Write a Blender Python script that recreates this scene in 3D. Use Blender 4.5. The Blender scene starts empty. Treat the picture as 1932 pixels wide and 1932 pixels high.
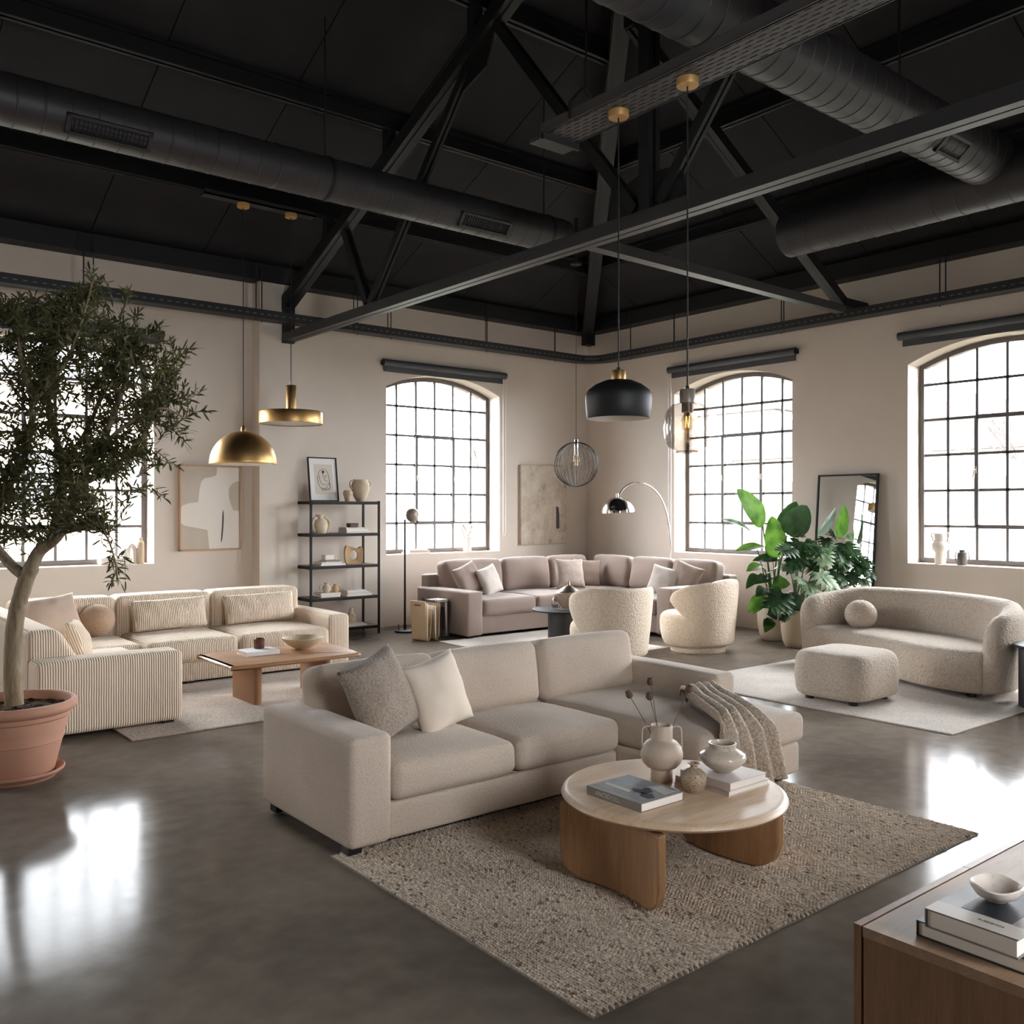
SKY,EXPO=28.0,0.58
import bpy, math, random
from mathutils import Vector, Matrix, noise
random.seed(7)
PI = math.pi
def R(d): return math.radians(d)
col = bpy.context.scene.collection
# ------------------------------------------------------------------ camera model (eye at origin, 1.6 m up)
FPX, HOR, EYE = 1740.0, 960.0, 1.6
_a = math.atan2(1740, 2154); SA, CA = math.sin(_a), math.cos(_a)
def at(px, py, fw):                       # a point `fw` metres in front of the eye
    r = (px-966)/FPX; u = (HOR-py)/FPX
    return Vector((fw*(SA+CA*r), fw*(CA-SA*r), EYE+u*fw))
YA, XB = 10.83, 10.3                      # inner faces of the two window walls
XK, YK = 5.0, 4.6                         # king post / hip apex in plan
ZE, SLA = 4.55, 0.44
SLB = SLA*(YA-YK)/(XB-XK)
def zroofA(y): return ZE+SLA*(YA-y)
def zroofB(x): return ZE+SLB*(XB-x)

# ------------------------------------------------------------------ mesh collector
class MB:
    def __init__(s): s.v=[]; s.f=[]
    def add(s, vs, fs, M=None):
        o=len(s.v)
        for p in vs:
            p=Vector(p); s.v.append(tuple(M@p) if M is not None else tuple(p))
        s.f += [tuple(i+o for i in f) for f in fs]; return s
    def box(s, x0,x1,y0,y1,z0,z1, M=None):
        return s.add([(x0,y0,z0),(x1,y0,z0),(x1,y1,z0),(x0,y1,z0),(x0,y0,z1),(x1,y0,z1),(x1,y1,z1),(x0,y1,z1)],
                     [(3,2,1,0),(4,5,6,7),(0,1,5,4),(1,2,6,5),(2,3,7,6),(3,0,4,7)], M)
    def bar(s, p0, p1, w, d, up=(0,0,1), M=None):          # square bar between two points
        p0,p1=Vector(p0),Vector(p1); t=(p1-p0).normalized(); u=Vector(up)
        sd=t.cross(u)
        if sd.length<1e-4: sd=t.cross(Vector((0,1,0)))
        sd.normalize(); u=sd.cross(t).normalized()
        q=[]
        for p in (p0,p1):
            for a,b in ((-1,-1),(1,-1),(1,1),(-1,1)): q.append(p+sd*(a*w/2)+u*(b*d/2))
        return s.add(q,[(3,2,1,0),(4,5,6,7),(0,1,5,4),(1,2,6,5),(2,3,7,6),(3,0,4,7)],M)
    def rbox(s, x0,x1,y0,y1,z0,z1, r=.03, puff=(0,0,0), n=5, wob=0, M=None):
        h=[(x1-x0)/2,(y1-y0)/2,(z1-z0)/2]; c=Vector(((x0+x1)/2,(y0+y1)/2,(z0+z1)/2))
        r=min(r,min(h)*.98)
        ax=[]
        for k in range(3):
            H=h[k]; e=[-H+r*j/3 for j in range(3)]
            mid=[-(H-r)+2*(H-r)*j/n for j in range(n+1)]
            ax.append(e+mid+[-q for q in reversed(e)])
        idx={}; vs=[]; fs=[]
        def vid(p):
            k=(round(p[0],5),round(p[1],5),round(p[2],5))
            if k in idx: return idx[k]
            inn=Vector([max(-(h[i]-r),min(h[i]-r,p[i])) for i in range(3)])
            d=Vector(p)-inn
            q=inn+(d.normalized()*r if d.length>1e-9 else d)
            e=[q[i]/h[i] for i in range(3)]
            g=Vector(q)
            for i in range(3):
                if puff[i]:
                    a,b=[j for j in range(3) if j!=i]
                    g[i]+=puff[i]*e[i]*max(0,1-e[a]**2)*max(0,1-e[b]**2)
            g=g+c
            if wob: g=g+Vector(noise.noise_vector(g*6.0))*wob
            idx[k]=len(vs); vs.append(g); return idx[k]
        for k in range(3):
            a,b=[(1,2),(2,0),(0,1)][k]
            for sg in (-1,1):
                A,B=ax[a],ax[b]
                for i in range(len(A)-1):
                    for j in range(len(B)-1):
                        q=[]
                        for (ii,jj) in ((i,j),(i+1,j),(i+1,j+1),(i,j+1)):
                            p=[0,0,0]; p[k]=sg*h[k]; p[a]=A[ii]; p[b]=B[jj]; q.append(vid(p))
                        if sg<0: q.reverse()
                        fs.append(tuple(q))
        return s.add(vs,fs,M)
    def lathe(s, prof, seg=40, M=None, a0=0, a1=2*PI, sq=None):
        full=abs(a1-a0-2*PI)<1e-6; vs=[];fs=[]; rings=[]
        n=seg if full else seg+1
        for (r,z) in prof:
            if r<1e-6: rings.append([len(vs)]); vs.append((0,0,z))
            else:
                ring=[]
                for k in range(n):
                    a=a0+(a1-a0)*k/seg; ring.append(len(vs)); vs.append((r*math.cos(a),r*math.sin(a),z))
                rings.append(ring)
        for q in range(len(rings)-1):
            A,B=rings[q],rings[q+1]
            for k in range(seg):
                k2=(k+1)%n
                if len(A)==1 and len(B)==1: continue
                if len(A)==1: fs.append((A[0],B[k2],B[k]))
                elif len(B)==1: fs.append((A[k],A[k2],B[0]))
                else: fs.append((A[k],A[k2],B[k2],B[k]))
        return s.add(vs,fs,M)
    def cyl(s, x,y,z0,z1,r,seg=24):
        return s.lathe([(0,z0),(r,z0),(r,z1),(0,z1)],seg,Matrix.Translation((x,y,0)))
    def tube(s, pts, rad, seg=8, caps=True, closed=False, M=None):
        pts=[Vector(p) for p in pts]; n=len(pts)
        if not hasattr(rad,'__len__'): rad=[rad]*n
        vs=[];fs=[]; prev=None
        for i,p in enumerate(pts):
            if closed: t=(pts[(i+1)%n]-pts[i-1])
            else: t=pts[min(i+1,n-1)]-pts[max(i-1,0)]
            t.normalize()
            if prev is None:
                u=t.orthogonal().normalized()
            else:
                u=prev-t*prev.dot(t)
                if u.length<1e-5: u=t.orthogonal()
                u.normalize()
            prev=u; w=t.cross(u)
            for k in range(seg):
                a=2*PI*k/seg; vs.append(p+(u*math.cos(a)+w*math.sin(a))*rad[i])
        m=n if closed else n-1
        for i in range(m):
            j=(i+1)%n
            for k in range(seg):
                k2=(k+1)%seg; fs.append((i*seg+k,i*seg+k2,j*seg+k2,j*seg+k))
        if caps and not closed:
            fs.append(tuple(range(seg-1,-1,-1))); fs.append(tuple((n-1)*seg+k for k in range(seg)))
        return s.add(vs,fs,M)
    def grid(s, fn, nu, nv, M=None, closeu=False):
        vs=[];fs=[]
        for i in range(nu+1):
            for j in range(nv+1): vs.append(fn(i/nu,j/nv))
        for i in range(nu):
            for j in range(nv):
                a=i*(nv+1)+j; fs.append((a,a+nv+1,a+nv+2,a+1))
        return s.add(vs,fs,M)
    def prism(s, poly, lift, M=None):                      # polygon of 3-D points pushed along `lift`
        n=len(poly); L=Vector(lift); P=[Vector(p) for p in poly]
        vs=P+[p+L for p in P]
        fs=[tuple(range(n-1,-1,-1)),tuple(range(n,2*n))]+[(i,(i+1)%n,n+(i+1)%n,n+i) for i in range(n)]
        return s.add(vs,fs,M)
    def pad(s, outline, layers, M=None):                   # closed plan outline lofted through (z, inset) layers
        P=[Vector((p[0],p[1])) for p in outline]; n=len(P)
        area=sum(P[i].x*P[(i+1)%n].y-P[(i+1)%n].x*P[i].y for i in range(n))
        if area<0: P.reverse()
        N=[]
        for i in range(n):
            t=P[(i+1)%n]-P[i-1]; N.append(Vector((t.y,-t.x)).normalized())
        vs=[];fs=[]
        for (z,ins) in layers:
            for i in range(n):
                q=P[i]-N[i]*ins; vs.append((q.x,q.y,z))
        m=len(layers)
        for l in range(m-1):
            for i in range(n):
                j=(i+1)%n; fs.append((l*n+i,l*n+j,(l+1)*n+j,(l+1)*n+i))
        fs.append(tuple(range(n-1,-1,-1))); fs.append(tuple((m-1)*n+i for i in range(n)))
        return s.add(vs,fs,M)
def spline(pts, n=8, closed=False):                        # Catmull-Rom resampling
    pts=[Vector(p) for p in pts]; N=len(pts); out=[]
    rng=range(N) if closed else range(N-1)
    for i in rng:
        if closed: p0,p1,p2,p3=pts[i-1],pts[i],pts[(i+1)%N],pts[(i+2)%N]
        else: p0,p1,p2,p3=pts[max(i-1,0)],pts[i],pts[i+1],pts[min(i+2,N-1)]
        for k in range(n):
            t=k/n
            out.append(.5*((2*p1)+(p2-p0)*t+(2*p0-5*p1+4*p2-p3)*t*t+(3*p1-p0-3*p2+p3)*t**3))
    if not closed: out.append(pts[-1])
    return out
def rrect(x0,x1,y0,y1,r,n=6):
    o=[]
    for cx,cy,a in ((x1-r,y1-r,0),(x0+r,y1-r,90),(x0+r,y0+r,180),(x1-r,y0+r,270)):
        for k in range(n+1):
            t=R(a+90*k/n); o.append((cx+r*math.cos(t),cy+r*math.sin(t)))
    return o
def roundz(z0,z1,r,bot=.01,top=0,n=5):                      # (z, inset) layers for a soft-edged pad
    L=[(z0,bot+.012),(z0+.012,bot*.4),(z0+.04,0)]
    for k in range(n+1):
        a=PI/2*k/n; L.append((z1-r+r*math.sin(a), r*(1-math.cos(a))))
    L.append((z1+top*.6,r+.06)); 
    if top: L.append((z1+top,r+.14))
    return L

# ------------------------------------------------------------------ objects
def wm(o):
    M=Matrix.Identity(4)
    while o is not None:
        M=(Matrix.Translation(o.location)@o.rotation_euler.to_matrix().to_4x4())@M; o=o.parent
    return M
def tag(o,label=None,cat=None,group=None,kind=None):
    if label: o['label']=label
    if cat: o['category']=cat
    if group: o['group']=group
    if kind: o['kind']=kind
    return o
def thing(name,label,cat,loc=(0,0,0),rz=0,group=None,kind=None,parent=None):
    o=bpy.data.objects.new(name,None); col.objects.link(o); o.empty_display_size=.1
    o.location=loc; o.rotation_euler=(0,0,rz) if not hasattr(rz,'__len__') else rz
    o.parent=parent
    return tag(o,label,cat,group,kind)
def O(name,mb,mat,parent=None,world=True,angle=40,label=None,loc=None,rot=None):
    me=bpy.data.meshes.new(name)
    vs=mb.v
    if world:
        if parent is not None: M=wm(parent).inverted(); vs=[tuple(M@Vector(v)) for v in vs]
        elif loc is not None: vs=[(v[0]-loc[0],v[1]-loc[1],v[2]-loc[2]) for v in vs]
    me.from_pydata(vs,[],mb.f); me.update()
    me.shade_smooth()
    me.set_sharp_from_angle(angle=R(angle))
    me.materials.append(mat)
    o=bpy.data.objects.new(name,me); col.objects.link(o); o.parent=parent
    if loc is not None: o.location=loc
    if rot is not None: o.rotation_euler=rot
    if label: o['label']=label
    return o
def fixn(o):                                                # make normals consistent
    import bmesh
    b=bmesh.new(); b.from_mesh(o.data); bmesh.ops.recalc_face_normals(b,faces=b.faces); b.to_mesh(o.data); b.free(); return o
def dup(root,loc=None,rot=None,label=None,group=None):
    r=root.copy(); col.objects.link(r)
    if loc is not None: r.location=loc
    if rot is not None: r.rotation_euler=rot
    if label: r['label']=label
    if group: r['group']=group
    for ch in list(root.children):
        c=ch.copy(); col.objects.link(c); c.parent=r
        for g in list(ch.children):
            d=g.copy(); col.objects.link(d); d.parent=c
    return r

# ------------------------------------------------------------------ materials
def lin(c):
    return tuple(((v/255)/12.92 if v/255<=.04045 else ((v/255+.055)/1.055)**2.4) for v in c)+(1,)
class NT:
    def __init__(s,name):
        s.m=bpy.data.materials.new(name); s.m.use_nodes=True; s.t=s.m.node_tree
        s.b=s.t.nodes['Principled BSDF']; s.out=s.t.nodes['Material Output']
    def n(s,typ,**kw):
        x=s.t.nodes.new(typ)
        for k,v in kw.items():
            if k in x.inputs: x.inputs[k].default_value=v
            else: setattr(x,k,v)
        return x
    def l(s,a,b): s.t.links.new(a,b)
    def coords(s,scale=(1,1,1),rot=(0,0,0)):
        c=s.n('ShaderNodeTexCoord'); m=s.n('ShaderNodeMapping'); m.inputs['Scale'].default_value=scale; m.inputs['Rotation'].default_value=rot
        s.l(c.outputs['Object'],m.inputs['Vector']); return m.outputs['Vector']
    def ramp(s,fac,stops):
        r=s.n('ShaderNodeValToRGB'); e=r.color_ramp.elements
        while len(e)>1: e.remove(e[-1])
        e[0].position=stops[0][0]; e[0].color=stops[0][1]
        for p,c in stops[1:]:
            q=e.new(p); q.color=c
        s.l(fac,r.inputs['Fac']); return r.outputs['Color']
    def bump(s,h,strength,dist,prev=None):
        b=s.n('ShaderNodeBump'); b.inputs['Strength'].default_value=strength; b.inputs['Distance'].default_value=dist
        s.l(h,b.inputs['Height'])
        if prev is not None: s.l(prev,b.inputs['Normal'])
        return b.outputs['Normal']
def g(v): return (v,v,v,1)
def mul(c,k): return tuple(min(1,x*k) for x in c[:3])+(1,)
def plain(name,rgb,rough=.5,metal=0,bump=0,bscale=200,var=0,vscale=4,spec=.5,sheen=0,coat=0):
    t=NT(name); c=lin(rgb); t.b.inputs['Base Color'].default_value=c; t.b.inputs['Roughness'].default_value=rough
    t.b.inputs['Metallic'].default_value=metal; t.b.inputs['Specular IOR Level'].default_value=spec
    t.b.inputs['Sheen Weight'].default_value=sheen
    if coat: t.b.inputs['Coat Weight'].default_value=coat
    v=t.coords()
    if var:
        n=t.n('ShaderNodeTexNoise',Scale=vscale,Detail=6.0); t.l(v,n.inputs['Vector'])
        t.l(t.ramp(n.outputs['Fac'],[(.3,mul(c,1-var)),(.7,mul(c,1+var))]),t.b.inputs['Base Color'])
    if bump:
        n=t.n('ShaderNodeTexNoise',Scale=bscale,Detail=3.0); t.l(v,n.inputs['Vector'])
        t.l(t.bump(n.outputs['Fac'],bump,.004),t.b.inputs['Normal'])
    return t.m
def fabric(name,rgb,scale=160,bump=.5,dist=.003,var=.08,mottle=.06,sheen=.15):
    t=NT(name); c=lin(rgb); t.b.inputs['Roughness'].default_value=.92; t.b.inputs['Specular IOR Level'].default_value=.15
    t.b.inputs['Sheen Weight'].default_value=sheen; t.b.inputs['Sheen Roughness'].default_value=.5
    v=t.coords()
    vo=t.n('ShaderNodeTexVoronoi',Scale=scale); vo.feature='SMOOTH_F1'; t.l(v,vo.inputs['Vector'])
    n=t.n('ShaderNodeTexNoise',Scale=3.0,Detail=5.0); t.l(v,n.inputs['Vector'])
    c1=t.ramp(n.outputs['Fac'],[(.3,mul(c,1-mottle)),(.7,mul(c,1+mottle))])
    c2=t.ramp(vo.outputs['Distance'],[(.1,g(1)),(.7,g(1-var*2))])
    mx=t.n('ShaderNodeMix',data_type='RGBA',blend_type='MULTIPLY'); mx.inputs[0].default_value=1
    t.l(c1,mx.inputs[6]); t.l(c2,mx.inputs[7]); t.l(mx.outputs[2],t.b.inputs['Base Color'])
    t.l(t.bump(vo.outputs['Distance'],-bump if False else bump,-dist if False else dist),t.b.inputs['Normal'])
    for b in t.t.nodes:
        if b.type=='BUMP': b.invert=True
    return t.m
def corduroy(name,rgb,pitch=.0165):
    t=NT(name); c=lin(rgb); t.b.inputs['Roughness'].default_value=.9; t.b.inputs['Specular IOR Level'].default_value=.15; t.b.inputs['Sheen Weight'].default_value=.2
    tc=t.n('ShaderNodeTexCoord'); sp=t.n('ShaderNodeSeparateXYZ'); t.l(tc.outputs['Object'],sp.inputs[0])
    sn=t.n('ShaderNodeSeparateXYZ'); t.l(tc.outputs['Normal'],sn.inputs[0])
    ab=t.n('ShaderNodeMath',operation='ABSOLUTE'); t.l(sn.outputs['X'],ab.inputs[0])
    gt=t.n('ShaderNodeMath',operation='GREATER_THAN'); t.l(ab.outputs[0],gt.inputs[0]); gt.inputs[1].default_value=.72
    mf=t.n('ShaderNodeMix',data_type='FLOAT'); t.l(gt.outputs[0],mf.inputs[0]); t.l(sp.outputs['X'],mf.inputs[2]); t.l(sp.outputs['Y'],mf.inputs[3])
    nz=t.n('ShaderNodeTexNoise',Scale=6.0,Detail=2.0); t.l(tc.outputs['Object'],nz.inputs['Vector'])
    ad=t.n('ShaderNodeMath',operation='MULTIPLY_ADD'); t.l(nz.outputs['Fac'],ad.inputs[0]); ad.inputs[1].default_value=.007; t.l(mf.outputs[0],ad.inputs[2])
    sc=t.n('ShaderNodeMath',operation='MULTIPLY'); t.l(ad.outputs[0],sc.inputs[0]); sc.inputs[1].default_value=2*PI/pitch
    si=t.n('ShaderNodeMath',operation='SINE'); t.l(sc.outputs[0],si.inputs[0])
    hh=t.n('ShaderNodeMath',operation='MULTIPLY_ADD'); t.l(si.outputs[0],hh.inputs[0]); hh.inputs[1].default_value=.5; hh.inputs[2].default_value=.5
    t.l(t.ramp(hh.outputs[0],[(0,tuple(a*b for a,b in zip(mul(c,.46),(1,.92,.84,1)))),(.34,mul(c,.86)),(.7,c)]),t.b.inputs['Base Color'])
    t.l(t.bump(hh.outputs[0],.8,.006),t.b.inputs['Normal'])
    return t.m
def wood(name,c1,c2,axis='x',scale=1.0,rough=.4,coat=0):
    t=NT(name); s={'x':(1.2,14,14),'y':(14,1.2,14),'z':(14,14,1.2)}[axis]
    v=t.coords(tuple(q*scale for q in s))
    n=t.n('ShaderNodeTexNoise',Scale=1.6,Detail=8.0,Roughness=.6,Distortion=.8); t.l(v,n.inputs['Vector'])
    v2=t.coords(tuple(q*scale*6 for q in s)); n2=t.n('ShaderNodeTexNoise',Scale=2.0,Detail=3.0); t.l(v2,n2.inputs['Vector'])
    m=t.n('ShaderNodeMix',data_type='FLOAT'); m.inputs[0].default_value=.35; t.l(n.outputs['Fac'],m.inputs[2]); t.l(n2.outputs['Fac'],m.inputs[3])
    t.l(t.ramp(m.outputs[0],[(.32,lin(c1)),(.52,lin(tuple((a+b)/2 for a,b in zip(c1,c2)))),(.7,lin(c2))]),t.b.inputs['Base Color'])
    t.b.inputs['Roughness'].default_value=rough; t.l(t.bump(m.outputs[0],.15,.002),t.b.inputs['Normal'])
    if coat: t.b.inputs['Coat Weight'].default_value=coat; t.b.inputs['Coat Roughness'].default_value=.12
    return t.m
def concrete():
    t=NT('polished_concrete'); v=t.coords()
    n1=t.n('ShaderNodeTexNoise',Scale=.55,Detail=7.0,Roughness=.5,Distortion=.5); t.l(v,n1.inputs['Vector'])
    n2=t.n('ShaderNodeTexNoise',Scale=9.0,Detail=6.0); t.l(v,n2.inputs['Vector'])
    m=t.n('ShaderNodeMix',data_type='FLOAT'); m.inputs[0].default_value=.25; t.l(n1.outputs['Fac'],m.inputs[2]); t.l(n2.outputs['Fac'],m.inputs[3])
    t.l(t.ramp(m.outputs[0],[(.3,lin((90,81,73))),(.5,lin((117,107,97))),(.7,lin((140,129,118)))]),t.b.inputs['Base Color'])
    r=t.n('ShaderNodeMapRange'); t.l(n2.outputs['Fac'],r.inputs['Value']); r.inputs[1].default_value=.3; r.inputs[2].default_value=.7; r.inputs[3].default_value=.11; r.inputs[4].default_value=.15
    t.l(r.outputs[0],t.b.inputs['Roughness']); t.b.inputs['Specular IOR Level'].default_value=.025
    return t.m
def glassy(name,tint=(1,1,1),refl=.08,rough=.0,edge=.55,power=3):
    t=NT(name); t.t.nodes.remove(t.b)
    tr=t.n('ShaderNodeBsdfTransparent'); tr.inputs[0].default_value=tint+(1,)
    gl=t.n('ShaderNodeBsdfGlossy'); gl.inputs['Roughness'].default_value=rough
    lw=t.n('ShaderNodeLayerWeight'); lw.inputs['Blend'].default_value=.25
    mr=t.n('ShaderNodeMapRange'); t.l(lw.outputs['Facing'],mr.inputs['Value']); mr.inputs[3].default_value=refl; mr.inputs[4].default_value=edge
    pw=t.n('ShaderNodeMath',operation='POWER'); t.l(lw.outputs['Facing'],pw.inputs[0]); pw.inputs[1].default_value=power; t.l(pw.outputs[0],mr.inputs['Value'])
    mx=t.n('ShaderNodeMixShader'); t.l(mr.outputs[0],mx.inputs[0]); t.l(tr.outputs[0],mx.inputs[1]); t.l(gl.outputs[0],mx.inputs[2])
    t.l(mx.outputs[0],t.out.inputs['Surface']); return t.m
def brick(name):
    t=NT(name); tc=t.n('ShaderNodeTexCoord'); 
    sp=t.n('ShaderNodeSeparateXYZ'); t.l(tc.outputs['Object'],sp.inputs[0])
    ad=t.n('ShaderNodeMath',operation='ADD'); t.l(sp.outputs['X'],ad.inputs[0]); t.l(sp.outputs['Y'],ad.inputs[1])
    cb=t.n('ShaderNodeCombineXYZ'); t.l(ad.outputs[0],cb.inputs['X']); t.l(sp.outputs['Z'],cb.inputs['Y'])
    b=t.n('ShaderNodeTexBrick',Scale=4.2); b.inputs['Color1'].default_value=lin((176,140,126)); b.inputs['Color2'].default_value=lin((192,160,146)); b.inputs['Mortar'].default_value=lin((206,196,188))
    b.inputs['Mortar Size'].default_value=.02; b.inputs['Row Height'].default_value=.32; b.inputs['Brick Width'].default_value=.95
    t.l(cb.outputs[0],b.inputs['Vector']); t.l(b.outputs['Color'],t.b.inputs['Base Color']); t.b.inputs['Roughness'].default_value=.9
    return t.m
def leafmat(name,c1,c2,trans=.35,rough=.45):
    t=NT(name); v=t.coords(); n=t.n('ShaderNodeTexNoise',Scale=9.0,Detail=3.0); t.l(v,n.inputs['Vector'])
    cc=t.ramp(n.outputs['Fac'],[(.35,lin(c1)),(.65,lin(c2))]); t.l(cc,t.b.inputs['Base Color']); t.b.inputs['Roughness'].default_value=rough
    tl=t.n('ShaderNodeBsdfTranslucent'); t.l(cc,tl.inputs['Color'])
    mx=t.n('ShaderNodeMixShader'); mx.inputs[0].default_value=trans; t.l(t.b.outputs[0],mx.inputs[1]); t.l(tl.outputs[0],mx.inputs[2]); t.l(mx.outputs[0],t.out.inputs['Surface'])
    return t.m
def emit(name,rgb,st):
    t=NT(name); t.b.inputs['Emission Color'].default_value=lin(rgb); t.b.inputs['Emission Strength'].default_value=st; return t.m
def tinted(name,rough=.9,bump=.4):                          # base colour from a colour attribute (tuft dye)
    t=NT(name); a=t.n('ShaderNodeVertexColor'); a.layer_name='dye'; t.l(a.outputs['Color'],t.b.inputs['Base Color']); t.b.inputs['Roughness'].default_value=rough; t.b.inputs['Specular IOR Level'].default_value=.1
    return t.m
def speckle(name,rgb,dark,rough=.4,scale=70,th=.16):
    t=NT(name); v=t.coords(); vo=t.n('ShaderNodeTexVoronoi',Scale=scale); t.l(v,vo.inputs['Vector'])
    n=t.n('ShaderNodeTexNoise',Scale=14.0,Detail=5.0); t.l(v,n.inputs['Vector'])
    m=t.n('ShaderNodeMath',operation='MULTIPLY_ADD'); t.l(n.outputs['Fac'],m.inputs[0]); m.inputs[1].default_value=.5; m.inputs[2].default_value=-.1
    a=t.n('ShaderNodeMath',operation='ADD'); t.l(vo.outputs['Distance'],a.inputs[0]); t.l(m.outputs[0],a.inputs[1])
    t.l(t.ramp(a.outputs[0],[(th,lin(dark)),(th+.12,lin(tuple((x+y)/2 for x,y in zip(rgb,dark)))),(th+.3,lin(rgb))]),t.b.inputs['Base Color']); t.b.inputs['Roughness'].default_value=rough
    if rough>.8: t.b.inputs['Specular IOR Level'].default_value=.1
    t.l(t.bump(n.outputs['Fac'],.2,.004),t.b.inputs['Normal'])
    return t.m

def dashes(name,rgb,period,duty,z0,z1):
    t=NT(name); t.b.inputs['Roughness'].default_value=.55
    tc=t.n('ShaderNodeTexCoord'); sp=t.n('ShaderNodeSeparateXYZ'); t.l(tc.outputs['Object'],sp.inputs[0])
    a=t.n('ShaderNodeMath',operation='ADD'); t.l(sp.outputs['X'],a.inputs[0]); t.l(sp.outputs['Y'],a.inputs[1])
    d=t.n('ShaderNodeMath',operation='DIVIDE'); t.l(a.outputs[0],d.inputs[0]); d.inputs[1].default_value=period
    f=t.n('ShaderNodeMath',operation='FRACT'); t.l(d.outputs[0],f.inputs[0])
    l=t.n('ShaderNodeMath',operation='LESS_THAN'); t.l(f.outputs[0],l.inputs[0]); l.inputs[1].default_value=duty
    c=t.n('ShaderNodeMath',operation='COMPARE'); t.l(sp.outputs['Z'],c.inputs[0]); c.inputs[1].default_value=(z0+z1)/2; c.inputs[2].default_value=(z1-z0)/2
    m=t.n('ShaderNodeMath',operation='MULTIPLY'); t.l(l.outputs[0],m.inputs[0]); t.l(c.outputs[0],m.inputs[1])
    t.l(t.ramp(m.outputs[0],[(0,lin(rgb)),(1,lin((110,108,106)))]),t.b.inputs['Base Color']); return t.m
def bark():
    t=NT('olive_bark'); v=t.coords((9,9,2.2)); n=t.n('ShaderNodeTexNoise',Scale=2.4,Detail=8.0,Roughness=.65,Distortion=.6); t.l(v,n.inputs['Vector'])
    t.l(t.ramp(n.outputs['Fac'],[(.3,lin((92,78,60))),(.5,lin((138,122,98))),(.68,lin((160,146,122)))]),t.b.inputs['Base Color']); t.b.inputs['Roughness'].default_value=.9
    t.l(t.bump(n.outputs['Fac'],.7,.02),t.b.inputs['Normal']); return t.m
def mottle(name,stops):
    t=NT(name); v=t.coords((1,1,.8)); n=t.n('ShaderNodeTexNoise',Scale=5.0,Detail=9.0,Roughness=.7,Distortion=.15); t.l(v,n.inputs['Vector'])
    t.l(t.ramp(n.outputs['Fac'],[(p,lin(c)) for p,c in stops]),t.b.inputs['Base Color']); t.b.inputs['Roughness'].default_value=.9
    t.l(t.bump(n.outputs['Fac'],.3,.006),t.b.inputs['Normal']); return t.m
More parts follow.
